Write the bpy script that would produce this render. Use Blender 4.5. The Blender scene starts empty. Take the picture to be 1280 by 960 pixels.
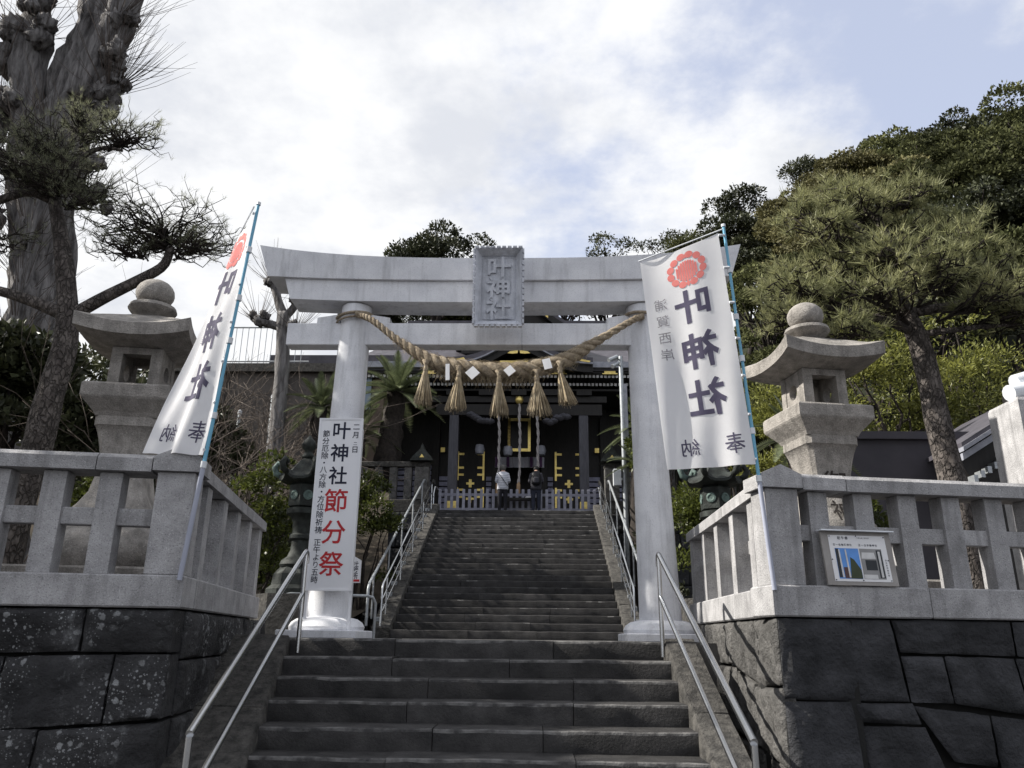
import bpy, bmesh, math, random
import numpy as np
from mathutils import Vector, Matrix, noise
S = bpy.context.scene
COL = S.collection
PI = math.pi
# ---------------------------------------------------------------- camera, sky, sun, exposure
EYE = Vector((.56, 0, 1.62))
_th, _yaw, _roll = math.radians(17.9), math.radians(1.6), .0114
_F = Vector((-math.sin(_yaw)*math.cos(_th), math.cos(_yaw)*math.cos(_th), math.sin(_th)))
_R = Vector((math.cos(_yaw), math.sin(_yaw), 0)); _U = _R.cross(_F)
_R2 = _R*math.cos(_roll)+_U*math.sin(_roll); _U2 = _R2.cross(_F)
cd = bpy.data.cameras.new('camera'); cam = bpy.data.objects.new('camera', cd); COL.objects.link(cam)
m3 = Matrix((_R2, _U2, -_F)).transposed()
cam.matrix_world = Matrix.Translation(EYE) @ m3.to_4x4()
cd.sensor_width = 36; cd.lens = 36*985/1280; cd.clip_start = .05; cd.clip_end = 3000
S.camera = cam
SUN = Vector((-1, -.01, .8)).normalized()
sl = bpy.data.lights.new('sun', 'SUN'); sl.energy = 5.0; sl.angle = math.radians(.55); sl.color = (1, .95, .86)
so = bpy.data.objects.new('sun', sl); COL.objects.link(so); so.rotation_euler = SUN.to_track_quat('Z', 'Y').to_euler(); so.location = (0, 0, 60)
W = bpy.data.worlds.new('World'); S.world = W; W.use_nodes = True
nt = W.node_tree; nt.nodes.clear()
def wn(t): return nt.nodes.new(t)
sky = wn('ShaderNodeTexSky'); sky.sky_type = 'NISHITA'; sky.sun_disc = False
sky.sun_elevation = math.asin(SUN.z); sky.sun_rotation = math.atan2(SUN.x, SUN.y); sky.air_density = 1.0; sky.dust_density = 2.0; sky.ozone_density = 1.5
tc = wn('ShaderNodeTexCoord'); sep = wn('ShaderNodeSeparateXYZ'); nt.links.new(tc.outputs['Generated'], sep.inputs[0])
def wmath(op, a, b=None, c=None):
    n = wn('ShaderNodeMath'); n.operation = op
    for i, v in enumerate((a, b, c)):
        if v is None: continue
        if isinstance(v, (int, float)): n.inputs[i].default_value = v
        else: nt.links.new(v, n.inputs[i])
    return n.outputs[0]
zz = wmath('MAXIMUM', sep.outputs[2], .04)
zz = wmath('ADD', zz, .18)
px_, py_ = wmath('DIVIDE', sep.outputs[0], zz), wmath('DIVIDE', sep.outputs[1], zz)
cmb = wn('ShaderNodeCombineXYZ'); nt.links.new(px_, cmb.inputs[0]); nt.links.new(py_, cmb.inputs[1])
def wnoise(scale, detail, rough, off):
    mp = wn('ShaderNodeMapping'); mp.inputs['Location'].default_value = off; nt.links.new(cmb.outputs[0], mp.inputs[0])
    n = wn('ShaderNodeTexNoise'); n.inputs['Scale'].default_value = scale; n.inputs['Detail'].default_value = detail; n.inputs['Roughness'].default_value = rough
    nt.links.new(mp.outputs[0], n.inputs['Vector']); return n.outputs['Fac']
def wramp(v, a, b):
    n = wn('ShaderNodeMapRange'); n.interpolation_type = 'SMOOTHSTEP'; n.inputs[1].default_value = a; n.inputs[2].default_value = b; nt.links.new(v, n.inputs[0]); return n.outputs[0]
n1 = wnoise(2.1, 9, .6, (5, 5, 0)); n2 = wnoise(.55, 3, .5, (8.3, 8.2, 1)); n3 = wnoise(3.2, 6, .6, (9, 2, 5))
cov = wmath('ADD', wmath('MULTIPLY', n1, .8), wmath('MULTIPLY', n2, .7))
cov = wramp(cov, .56, .73)
shade = wramp(n3, .34, .62)
cc = wn('ShaderNodeMix'); cc.data_type = 'RGBA'; nt.links.new(shade, cc.inputs[0]); cc.inputs[6].default_value = (4.5, 4.65, 5.0, 1); cc.inputs[7].default_value = (6.0, 6.04, 6.12, 1)
blue = wn('ShaderNodeMix'); blue.data_type = 'RGBA'; blue.inputs[0].default_value = .55; nt.links.new(sky.outputs[0], blue.inputs[6]); blue.inputs[7].default_value = (5.0, 5.3, 6.4, 1)
mx = wn('ShaderNodeMix'); mx.data_type = 'RGBA'; nt.links.new(cov, mx.inputs[0]); nt.links.new(blue.outputs[2], mx.inputs[6]); nt.links.new(cc.outputs[2], mx.inputs[7])
bg = wn('ShaderNodeBackground'); bg.inputs[1].default_value = .1; nt.links.new(mx.outputs[2], bg.inputs[0])
wo = wn('ShaderNodeOutputWorld'); nt.links.new(bg.outputs[0], wo.inputs[0])
S.view_settings.view_transform = 'Standard'; S.view_settings.look = 'None'; S.view_settings.gamma = 1; S.view_settings.exposure = 0.78
S.render.engine = 'CYCLES'; S.cycles.use_denoising = True; S.cycles.max_bounces = 6; S.cycles.transparent_max_bounces = 8
S.cycles.caustics_reflective = False; S.cycles.caustics_refractive = False
# ---------------------------------------------------------------- materials
def mat(name, c1, c2=None, scale=6, rough=.85, bump=.25, bscale=45, metal=0, rnd=0, streak=0, speck=0, lichen=0, lcol=(.33, .34, .35), transl=0, island=0, contrast=(.35, .65), stretch=(1, 1, 1), spec=.3, crack=0, bdist=.02):
    m = bpy.data.materials.new(name); m.use_nodes = True; t = m.node_tree; t.nodes.clear(); N, L = t.nodes.new, t.links.new
    tc = N('ShaderNodeTexCoord'); mp = N('ShaderNodeMapping'); mp.inputs['Scale'].default_value = stretch; L(tc.outputs['Object'], mp.inputs[0]); vec = mp.outputs[0]
    def nz(sc, det=6, ro=.6, v=vec):
        n = N('ShaderNodeTexNoise'); n.inputs['Scale'].default_value = sc; n.inputs['Detail'].default_value = det; n.inputs['Roughness'].default_value = ro; L(v, n.inputs['Vector']); return n.outputs['Fac']
    def mr(v, a, b, lo=0, hi=1):
        n = N('ShaderNodeMapRange'); n.inputs[1].default_value = a; n.inputs[2].default_value = b; n.inputs[3].default_value = lo; n.inputs[4].default_value = hi; L(v, n.inputs[0]); return n.outputs[0]
    def mixc(f, a, b, mode='MIX'):
        n = N('ShaderNodeMix'); n.data_type = 'RGBA'; n.blend_type = mode
        for i, v in ((0, f), (6, a), (7, b)):
            if isinstance(v, tuple): n.inputs[i].default_value = (*v, 1)[:4]
            elif isinstance(v, (int, float)): n.inputs[i].default_value = v
            else: L(v, n.inputs[i])
        return n.outputs[2]
    c2 = c2 or tuple(x*.7 for x in c1)
    col = mixc(mr(nz(scale), *contrast), c2, c1)
    if speck:
        sp = nz(95, 2, .6); col = mixc(mr(sp, .56, .68, 0, speck), col, tuple(x*.35 for x in c1)); sp2 = nz(75, 2, .6); col = mixc(mr(sp2, .6, .7, 0, speck*.6), col, tuple(min(1, x*1.6) for x in c1))
    if streak:
        mp2 = N('ShaderNodeMapping'); mp2.inputs['Scale'].default_value = (5, 5, .45); L(tc.outputs['Object'], mp2.inputs[0])
        col = mixc(mr(nz(1.6, 5, .65, mp2.outputs[0]), .5, .72, 0, streak), col, tuple(x*.3 for x in c1))
    if lichen:
        mk = mr(nz(1.7, 3, .5), .45, .6)
        for sc, th, off in ((13, .3, 0), (30, .27, 3), (55, .25, 7)):
            mp3 = N('ShaderNodeMapping'); mp3.inputs['Location'].default_value = (off, off, off); L(tc.outputs['Object'], mp3.inputs[0])
            v = N('ShaderNodeTexVoronoi'); v.inputs['Scale'].default_value = sc; L(mp3.outputs[0], v.inputs['Vector'])
            wv = N('ShaderNodeMath'); wv.operation = 'ADD'; L(v.outputs['Distance'], wv.inputs[0]); L(mr(nz(sc*2.5, 4), .3, .7, -.12, .12), wv.inputs[1])
            f = mr(wv.outputs[0], th-.06, th+.04, lichen, 0)
            # a lichen only on some of the cells
            cs = N('ShaderNodeSeparateColor'); L(v.outputs['Color'], cs.inputs[0]); keep = mr(cs.outputs[0], .55, .62)
            a = N('ShaderNodeMath'); a.operation = 'MULTIPLY'; L(f, a.inputs[0]); L(keep, a.inputs[1]); b = N('ShaderNodeMath'); b.operation = 'MULTIPLY'; L(a.outputs[0], b.inputs[0]); L(mk, b.inputs[1])
            col = mixc(b.outputs[0], col, lcol)
        mp4 = N('ShaderNodeMapping'); mp4.inputs['Scale'].default_value = (1, 1, .5); L(tc.outputs['Object'], mp4.inputs[0])
        col = mixc(mr(nz(3.1, 8, .75, mp4.outputs[0]), .58, .68, 0, lichen*.55), col, tuple(x*.75 for x in lcol))
    hgt = None
    if crack:
        dn = N('ShaderNodeTexNoise'); dn.inputs['Scale'].default_value = crack*.8; L(vec, dn.inputs['Vector']); va = N('ShaderNodeVectorMath'); va.operation = 'MULTIPLY_ADD'; va.inputs[1].default_value = (.12,)*3; L(dn.outputs['Color'], va.inputs[0]); L(vec, va.inputs[2])
        vo = N('ShaderNodeTexVoronoi'); vo.feature = 'DISTANCE_TO_EDGE'; vo.inputs['Scale'].default_value = crack; L(va.outputs[0], vo.inputs['Vector']); cn = nz(crack*.5, 4); mm = N('ShaderNodeMath'); mm.operation = 'MULTIPLY_ADD'; L(cn, mm.inputs[0]); mm.inputs[1].default_value = .5; L(vo.outputs['Distance'], mm.inputs[2]); hgt = mr(mm.outputs[0], .2, .42)
        col = mixc(hgt, tuple(x*.3 for x in c1), col)
    if rnd:
        oi = N('ShaderNodeObjectInfo'); col = mixc(1.0, col, mixc(oi.outputs['Random'], (1-rnd,)*3, (1+rnd,)*3), 'MULTIPLY')
    if island:
        g = N('ShaderNodeNewGeometry'); col = mixc(1.0, col, mixc(g.outputs['Random Per Island'], (1-island, 1-island, 1-island), (1+island, 1+island*.9, 1+island*.5)), 'MULTIPLY')
    p = N('ShaderNodeBsdfPrincipled'); L(col, p.inputs['Base Color']); p.inputs['Roughness'].default_value = rough; p.inputs['Metallic'].default_value = metal; p.inputs['Specular IOR Level'].default_value = spec
    if bump:
        b = N('ShaderNodeBump'); b.inputs['Strength'].default_value = bump; b.inputs['Distance'].default_value = bdist; L(nz(bscale, 8, .65), b.inputs['Height']); last = b
        if hgt is not None: b2 = N('ShaderNodeBump'); b2.inputs['Strength'].default_value = 1; b2.inputs['Distance'].default_value = .03; L(hgt, b2.inputs['Height']); L(b.outputs[0], b2.inputs['Normal']); last = b2
        L(last.outputs[0], p.inputs['Normal'])
    out = N('ShaderNodeOutputMaterial')
    if transl:
        tr = N('ShaderNodeBsdfTranslucent'); L(col, tr.inputs[0]); ms = N('ShaderNodeMixShader'); ms.inputs[0].default_value = transl; L(p.outputs[0], ms.inputs[1]); L(tr.outputs[0], ms.inputs[2]); L(ms.outputs[0], out.inputs[0])
    else: L(p.outputs[0], out.inputs[0])
    return m
M = {}
M['granite'] = mat('granite', (.41, .405, .415), (.27, .267, .273), 5, .8, .6, 70, speck=.7, streak=.55, rnd=.1)
M['granite_old'] = mat('granite_old', (.34, .318, .295), (.19, .178, .165), 7, .85, .8, 50, speck=.75, streak=.7, rnd=.08)
M['torii'] = mat('torii_stone', (.75, .76, .795), (.62, .63, .67), 3, .75, .2, 90, speck=.35, streak=.4)
M['plaque'] = mat('plaque_stone', (.62, .64, .7), (.46, .48, .53), 6, .75, .4, 60, speck=.4, streak=.5)
M['step'] = mat('step_stone', (.052, .05, .05), (.022, .0215, .022), 4, .8, .6, 40, rnd=.25, speck=.3)
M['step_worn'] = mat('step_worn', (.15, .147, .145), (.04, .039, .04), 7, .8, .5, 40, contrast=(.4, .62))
M['kerb'] = mat('kerb_stone', (.1, .095, .088), (.03, .029, .028), 11, .9, 1.0, 30, rnd=.12, speck=.3, bdist=.04)
M['wall_dark'] = mat('wall_dark', (.052, .052, .055), (.02, .02, .022), 3.2, .75, 1.0, 24, rnd=.25, lichen=.85, bdist=.04)
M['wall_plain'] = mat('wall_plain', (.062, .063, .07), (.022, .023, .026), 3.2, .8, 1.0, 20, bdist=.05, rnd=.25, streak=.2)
M['wall_pale'] = mat('wall_pale', (.165, .16, .155), (.07, .068, .066), 6, .85, 1.0, 22, bdist=.07, rnd=.15, speck=.3)  # paler block stone than the dirt-weathered wall fronts
M['mortar'] = mat('mortar', (.02, .02, .02), None, 8, .95, .3)
M['steel'] = mat('steel', (.55, .56, .58), (.48, .49, .5), 3, .25, .0, metal=1)
M['galv'] = mat('galvanised', (.42, .44, .46), (.3, .32, .34), 12, .5, .05, metal=.6)
M['bronze'] = mat('bronze', (.04, .047, .044), (.018, .02, .019), 9, .6, .4, 40, metal=.35)
M['verdigris'] = mat('verdigris', (.14, .2, .185), (.06, .085, .08), 14, .7, .3)
M['rope'] = mat('straw_rope', (.4, .335, .25), (.22, .175, .125), 30, .9, .9, 120, stretch=(1, 1, 1))
M['straw'] = mat('straw', (.47, .4, .3), (.29, .235, .165), 12, .85, 0, island=.35)
M['paper'] = mat('paper', (.85, .85, .86), (.8, .8, .82), 4, .8, 0, transl=.15)
M['cloth'] = mat('banner_cloth', (.9, .9, .91), (.86, .86, .88), 3, .9, .08, 200, transl=.45)
M['ink'] = mat('ink', (.1, .09, .145), (.07, .065, .11), 9, .8, 0, transl=.15)
M['ink_faint'] = mat('ink_faint', (.33, .32, .35), None, 9, .8, 0, transl=.15)
M['ink_black'] = mat('ink_black', (.012, .016, .04), None, 4, .6, 0)
M['ink_red'] = mat('ink_red', (.5, .03, .035), (.4, .02, .03), 4, .6, 0)
M['mon_red'] = mat('mon_red', (.74, .24, .22), (.66, .18, .17), 9, .8, 0, transl=.15)
M['board'] = mat('white_board', (.78, .79, .82), (.74, .75, .79), 2, .45, .02)
M['pole_blue'] = mat('pole_blue', (.16, .4, .56), (.13, .35, .5), 3, .35, 0)
M['pole_grey'] = mat('pole_grey', (.36, .38, .46), (.3, .32, .4), 4, .4, .0)
M['plastic_white'] = mat('plastic_white', (.75, .78, .82), None, 3, .4, 0)
M['earth'] = mat('earth', (.075, .06, .045), (.035, .03, .022), 3, .95, .6, 25)
M['paving'] = mat('paving', (.13, .125, .12), (.075, .072, .07), 2, .9, .3, 30)
M['asphalt'] = mat('asphalt', (.06, .06, .062), (.042, .042, .044), 5, .9, .4, 80)
M['forest_floor'] = mat('forest_floor', (.02, .024, .012), (.009, .011, .006), 1, .95, .5, 3)
M['wood_dark'] = mat('wood_dark', (.017, .015, .014), (.009, .008, .008), 4, .55, .1, stretch=(4, 4, .6))
M['wood_grey'] = mat('wood_grey', (.085, .085, .1), (.055, .055, .066), 4, .6, .2, stretch=(4, 4, .6))
M['slat'] = mat('slat_paint', (.27, .275, .36), (.2, .2, .27), 5, .7, .1)
M['picket'] = mat('picket_paint', (.33, .335, .4), (.25, .25, .31), 9, .7, .1, rnd=.12)
M['gold'] = mat('gold', (.75, .6, .22), (.6, .45, .14), 9, .35, .05, metal=.75)
M['copper_roof'] = mat('roof_sheet', (.085, .08, .095), (.05, .047, .058), 3, .5, .1)
M['roof_edge'] = mat('roof_edge', (.33, .34, .39), (.22, .23, .27), 5, .5, .1)
M['rafter_white'] = mat('rafter_white', (.8, .8, .82), None, 5, .7, 0)
M['bark_pine'] = mat('bark_pine', (.15, .132, .122), (.07, .06, .056), 9, .95, 1.0, 16, stretch=(1, 1, .55), contrast=(.4, .6), crack=15)
M['bark_dark'] = mat('bark_dark', (.045, .037, .032), (.018, .015, .014), 9, .95, .9, 22)
M['bark_ginkgo'] = mat('bark_ginkgo', (.27, .26, .26), (.075, .07, .07), 4, .95, 1.0, 8, bdist=.12, stretch=(2.2, 2.2, .35), contrast=(.36, .64))
M['twig'] = mat('twig', (.1, .08, .07), (.055, .045, .04), 9, .9, 0)
M['twig_pale'] = mat('twig_pale', (.16, .13, .11), (.09, .075, .065), 9, .9, 0)
M['needle'] = mat('needle', (.32, .325, .18), (.19, .205, .105), 1.6, .5, 0, transl=.35, island=.35)
M['needle_dark'] = mat('needle_dark', (.26, .275, .19), (.17, .185, .12), 1.6, .6, 0, transl=.4, island=.3)
M['leaf_hill'] = mat('leaf_hill', (.115, .125, .058), (.05, .058, .028), .5, .7, 0, transl=.25, island=.4, rnd=.3, spec=.12)
M['leaf_olive'] = mat('leaf_olive', (.175, .165, .078), (.085, .083, .04), .5, .7, 0, transl=.2, island=.4, rnd=.2)
M['leaf_dark'] = mat('leaf_dark', (.06, .068, .036), (.028, .034, .02), .5, .5, 0, transl=.15, island=.4, rnd=.2)
M['leaf_bright'] = mat('leaf_bright', (.22, .23, .06), (.1, .115, .035), .8, .45, 0, transl=.35, island=.4)
M['leaf_shrub'] = mat('leaf_shrub', (.1, .12, .028), (.035, .048, .013), 2.5, .4, 0, transl=.3, island=.45)
M['cycad_leaf'] = mat('cycad_leaf', (.17, .2, .11), (.08, .1, .055), 3, .35, 0, transl=.2, island=.3, spec=.6)
M['concrete'] = mat('concrete', (.13, .115, .105), (.06, .054, .05), 1.2, .9, .4, 10, streak=.4)
M['hut'] = mat('hut_sheet', (.06, .055, .066), (.048, .045, .055), 3, .6, .02)
M['window'] = mat('window_glass', (.2, .26, .34), (.13, .18, .24), .7, .15, 0, spec=.6)
M['skin'] = mat('skin', (.5, .32, .24), None, 8, .6, 0)
M['hair'] = mat('hair', (.13, .125, .12), (.06, .058, .055), 60, .6, .3)
M['hair_black'] = mat('hair_black', (.02, .018, .018), None, 60, .5, .3)
M['trousers'] = mat('trousers', (.018, .018, .024), None, 9, .9, .1)
M['denim'] = mat('denim', (.03, .035, .055), None, 9, .9, .1)
M['jacket_dark'] = mat('jacket_dark', (.05, .05, .062), None, 9, .8, .2)
M['nylon'] = mat('nylon', (.014, .014, .018), None, 9, .5, .1)
def striped(name, a, b, period):
    m = bpy.data.materials.new(name); m.use_nodes = True; t = m.node_tree; p = t.nodes['Principled BSDF']; p.inputs['Roughness'].default_value = .8
    tc = t.nodes.new('ShaderNodeTexCoord'); w = t.nodes.new('ShaderNodeTexWave'); w.bands_direction = 'Z'; w.inputs['Scale'].default_value = period; w.inputs['Distortion'].default_value = .6
    t.links.new(tc.outputs['Object'], w.inputs[0]); x = t.nodes.new('ShaderNodeMix'); x.data_type = 'RGBA'; x.inputs[6].default_value = (*a, 1); x.inputs[7].default_value = (*b, 1)
    t.links.new(w.outputs['Fac'], x.inputs[0]); t.links.new(x.outputs[2], p.inputs['Base Color']); return m
M['jacket_stripe'] = striped('quilted_jacket', (.28, .3, .36), (.62, .63, .68), 5.2)
# ---------------------------------------------------------------- helpers
BASE = {}
def tag(o, label=None, cat=None, group=None, kind=None):
    for k, v in (('label', label), ('category', cat), ('group', group), ('kind', kind)):
        if v: o[k] = v
    return o
def thing(name, label, cat, loc=(0, 0, 0), group=None, rz=0, kind=None):
    o = bpy.data.objects.new(name, None); COL.objects.link(o); o.location = loc; o.rotation_euler = (0, 0, rz); o.empty_display_size = .2
    BASE[o.name] = Vector(loc); return tag(o, label, cat, group, kind)
class MB:
    def __init__(s): s.v = []; s.f = []; s.mi = []; s.cur = 0
    def add(s, vs, fs):
        b = len(s.v); s.v += [tuple(x) for x in vs]; s.f += [tuple(i+b for i in f) for f in fs]; s.mi += [s.cur]*len(fs); return s
    def box(s, x0, x1, y0, y1, z0, z1, fr=None, bev=0):
        if bev:
            # chamfered box: top and bottom rims inset
            b = bev; ring = lambda i, z: [(x0+i, y0+i, z), (x1-i, y0+i, z), (x1-i, y1-i, z), (x0+i, y1-i, z)]
            vs = ring(b, z0)+ring(0, z0+b)+ring(0, z1-b)+ring(b, z1)
            # vertical edges chamfer skipped: rims only
            fs = [(3, 2, 1, 0), (12, 13, 14, 15)]
            for k in range(3): fs += [(k*4+i, k*4+(i+1) % 4, k*4+4+(i+1) % 4, k*4+4+i) for i in range(4)]
        else:
            vs = [(x0, y0, z0), (x1, y0, z0), (x1, y1, z0), (x0, y1, z0), (x0, y0, z1), (x1, y0, z1), (x1, y1, z1), (x0, y1, z1)]
            fs = [(3, 2, 1, 0), (4, 5, 6, 7), (0, 1, 5, 4), (1, 2, 6, 5), (2, 3, 7, 6), (3, 0, 4, 7)]
        if fr: vs = [fr(*p) for p in vs]
        return s.add(vs, fs)
    def prism(s, sec, a, b, fn):
        """section [(p,q)] swept from a to b; fn(t,p,q)->xyz"""
        n = len(sec); vs = [fn(a, *p) for p in sec]+[fn(b, *p) for p in sec]
        return s.add(vs, [tuple(range(n-1, -1, -1)), tuple(range(n, 2*n))]+[(i, (i+1) % n, n+(i+1) % n, n+i) for i in range(n)])
    def sweep(s, rings):
        n = len(rings[0]); vs = [p for r in rings for p in r]; fs = [tuple(range(n-1, -1, -1)), tuple((len(rings)-1)*n+i for i in range(n))]
        for k in range(len(rings)-1): fs += [(k*n+i, k*n+(i+1) % n, (k+1)*n+(i+1) % n, (k+1)*n+i) for i in range(n)]
        return s.add(vs, fs)
    def lathe(s, prof, n=20, c=(0, 0, 0), sq=False, rot=0, sx=1, sy=1):
        rings = []
        for r, z in prof:
            if sq: pts = [(math.cos(rot+PI/4+k*PI/2)*r*math.sqrt(2), math.sin(rot+PI/4+k*PI/2)*r*math.sqrt(2)) for k in range(4)]
            else: pts = [(math.cos(rot+2*PI*k/n)*r, math.sin(rot+2*PI*k/n)*r) for k in range(n)]
            rings.append([(c[0]+x*sx, c[1]+y*sy, c[2]+z) for x, y in pts])
        return s.sweep(rings)
    def tube(s, path, rad, n=8, cap=True):
        path = [Vector(p) for p in path]; rings = []; N = len(path)
        if isinstance(rad, (int, float)): rad = [rad]*N
        up = Vector((0, 0, 1)); t0 = (path[1]-path[0]).normalized()
        if abs(t0.z) > .9: up = Vector((0, 1, 0))
        x = t0.cross(up).normalized()
        for i in range(N):
            t = (path[min(i+1, N-1)]-path[max(i-1, 0)]).normalized()
            x = (x-t*x.dot(t))
            x = x.normalized() if x.length > 1e-6 else t.orthogonal().normalized()
            y = t.cross(x)
            rings.append([path[i]+(x*math.cos(2*PI*k/n)+y*math.sin(2*PI*k/n))*rad[i] for k in range(n)])
        return s.sweep(rings)
def link(name, me, m, parent=None):
    o = bpy.data.objects.new(name, me)
    COL.objects.link(o)
    if parent is not None: o.parent = parent
    for x in (m if isinstance(m, (list, tuple)) else [m]):
        if x is not None and not len(me.materials) == 99: me.materials.append(M[x] if isinstance(x, str) else x)
    return o
def root_loc(p):
    while p.parent is not None: p = p.parent
    return BASE.get(p.name, Vector((0, 0, 0)))
def O(name, mb, m, parent=None, smooth=False, recalc=True, base=None, local=False):
    """one mesh object from world coordinates"""
    b = Vector((0, 0, 0)) if local else (Vector(base) if base is not None else (root_loc(parent) if parent is not None else Vector((0, 0, 0))))
    me = bpy.data.meshes.new(name); me.from_pydata([(x-b.x, y-b.y, z-b.z) for x, y, z in mb.v], [], mb.f)
    if any(mb.mi): me.polygons.foreach_set('material_index', mb.mi)
    if recalc:
        bm = bmesh.new(); bm.from_mesh(me); bmesh.ops.recalc_face_normals(bm, faces=bm.faces); bm.to_mesh(me); bm.free()
    if smooth:
        me.polygons.foreach_set('use_smooth', [True]*len(me.polygons))
        if smooth != 'all': me.set_sharp_from_angle(angle=math.radians(40))
    o = link(name, me, m, parent)
    if parent is None: o.location = b; BASE[o.name] = b
    return o
def fast(name, V, F, m, parent=None):
    V = np.asarray(V, np.float32).reshape(-1, 3); F = np.asarray(F, np.int32); k = F.shape[1]
    me = bpy.data.meshes.new(name); me.vertices.add(len(V)); me.vertices.foreach_set('co', V.ravel())
    me.loops.add(F.size); me.loops.foreach_set('vertex_index', F.ravel()); me.polygons.add(len(F)); me.polygons.foreach_set('loop_start', np.arange(0, F.size, k, dtype=np.int32)); me.update(calc_edges=True)
    return link(name, me, m, parent) if m is not None else me
def frame(o, eu, ew):
    o, eu, ew = Vector((*o, 0)), Vector((*eu, 0)).normalized(), Vector((*ew, 0)).normalized()
    return lambda u, w, z: o+eu*u+ew*w+Vector((0, 0, z))
# ---- lettering (built-in font)
_tc = {}
def glyph(ch, bold=0., ext=0.):
    k = (ch, bold, ext)
    if k not in _tc:
        c = bpy.data.curves.new('t', 'FONT'); c.body = ch; c.size = 1; c.offset = bold; c.extrude = ext; c.resolution_u = 3; o = bpy.data.objects.new('t', c); me = o.to_mesh()
        _tc[k] = ([tuple(v.co) for v in me.vertices], [tuple(p.vertices) for p in me.polygons]); o.to_mesh_clear(); bpy.data.objects.remove(o); bpy.data.curves.remove(c)
    return _tc[k]
def chars(mb, s, cx, cy, size, fn, bold=.0, ext=0., mirror=False, step=None, grid=0, sx=1):
    """write s as a vertical column from (cx,cy) (centre of the first character) downwards; fn(u,v,d)->xyz"""
    for i, ch in enumerate(s):
        if ch == ' ': continue
        vs, fs = glyph(ch, bold, ext)
        pts = [(((x-.5)*(-1 if mirror else 1))*size*sx+cx, (y-.37)*size+cy-i*(step or size*1.05), z*size) for x, y, z in vs]
        if grid:
            bm = bmesh.new(); bv = [bm.verts.new(p) for p in pts]
            for f in fs:
                try: bm.faces.new([bv[j] for j in f])
                except ValueError: pass
            for ax in (0, 1):
                lo, hi = min(p[ax] for p in pts), max(p[ax] for p in pts); q = math.ceil(lo/grid)*grid
                while q < hi:
                    bmesh.ops.bisect_plane(bm, geom=bm.verts[:]+bm.edges[:]+bm.faces[:], plane_co=(q, 0, 0) if ax == 0 else (0, q, 0), plane_no=(1, 0, 0) if ax == 0 else (0, 1, 0)); q += grid
            bm.verts.index_update(); pts = [tuple(v.co) for v in bm.verts]; fs = [tuple(v.index for v in f.verts) for f in bm.faces]; bm.free()
        mb.add([fn(*p) for p in pts], fs)
    return mb
ordn = ['first', 'second', 'third', 'fourth', 'fifth', 'sixth', 'seventh', 'eighth', 'ninth', 'tenth', 'eleventh', 'twelfth']
rng = random.Random(7)
fbm = lambda p, o=4: noise.fractal(Vector(p), 1.0, 2.0, o)
# ================================================================ setting: ground, terraces, hill
Z1, Z2 = 1.6, 5.72            # landing below the torii, shrine terrace
def struct(o): o['kind'] = 'structure'; return o
mb = MB(); mb.add([(-600, -300, -.05), (600, -300, -.05), (600, 900, -.05), (-600, 900, -.05)], [(0, 1, 2, 3)])
struct(O('street_ground', mb, 'asphalt'))
mb = MB(); mb.box(-60, 60, 8.66, 27.2, -.04, Z1-.004); struct(O('landing_pavement', mb, 'paving'))
mb = MB(); mb.box(-60, 60, 27.2, 60, -.04, Z2-.004); struct(O('shrine_terrace', mb, 'paving'))
E_ = (math.cos(math.radians(9.8)), math.sin(math.radians(9.8)))
CL, CR = (-2.04, 5.93), (2.45, 6.40)
LF = frame(CL, (-E_[0], -E_[1]), (-E_[1], E_[0])); LS = frame(CL, (-E_[1], E_[0]), (-E_[0], -E_[1]))
RF = frame(CR, E_, (-E_[1], E_[0])); RS = frame(CR, (.02, 1), (1, -.02))
ZL0, ZL1 = 1.80, 2.04          # ledge
for F_, S_ in ((LF, LS), (RF, RS)):
    pts = [F_(.3, .3, 0), F_(14, .3, 0), F_(14, 5, 0), S_(3.55, 3, 0), S_(3.55, .3, 0)]
    mb = MB(); mb.add([(p.x, p.y, z) for z in (-.04, 2.0) for p in pts], [(4, 3, 2, 1, 0), (5, 6, 7, 8, 9)]+[(i, (i+1) % 5, 5+(i+1) % 5, 5+i) for i in range(5)]); struct(O('raised_bed', mb, 'earth'))
def hillz(x, y):
    H = np.interp(x, [-60, -30, -15, -9, 3, 9, 12, 20, 36, 70], [9, 8, 8, 13.5, 15, 17, 19.6, 24.6, 28.8, 32]); y0 = np.interp(x, [-20, 5, 13, 30], [40, 40, 21, 19])
    t = min(1, max(0, (y-y0)/(48-y0))); t = t*t*(3-2*t)*.5+t*.5
    return 5.3+(H-5.3)*t+max(0, y-48)*.12-(6 if t <= 0 else 0)*0
mb = MB(); nx, ny = 56, 34; X = np.linspace(-75, 95, nx); Yv = np.linspace(16, 110, ny)
def hz(x, y):
    z = hillz(x, y)
    if z <= 5.31: return 1.0 if y < 60 else z
    return z+fbm((x*.12, y*.12, 0))*.8
mb.add([(x, y, hz(x, y)) for y in Yv for x in X], [(j*nx+i, j*nx+i+1, (j+1)*nx+i+1, (j+1)*nx+i) for j in range(ny-1) for i in range(nx-1)])
struct(O('wooded_hillside', mb, 'forest_floor', smooth='all'))
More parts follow.
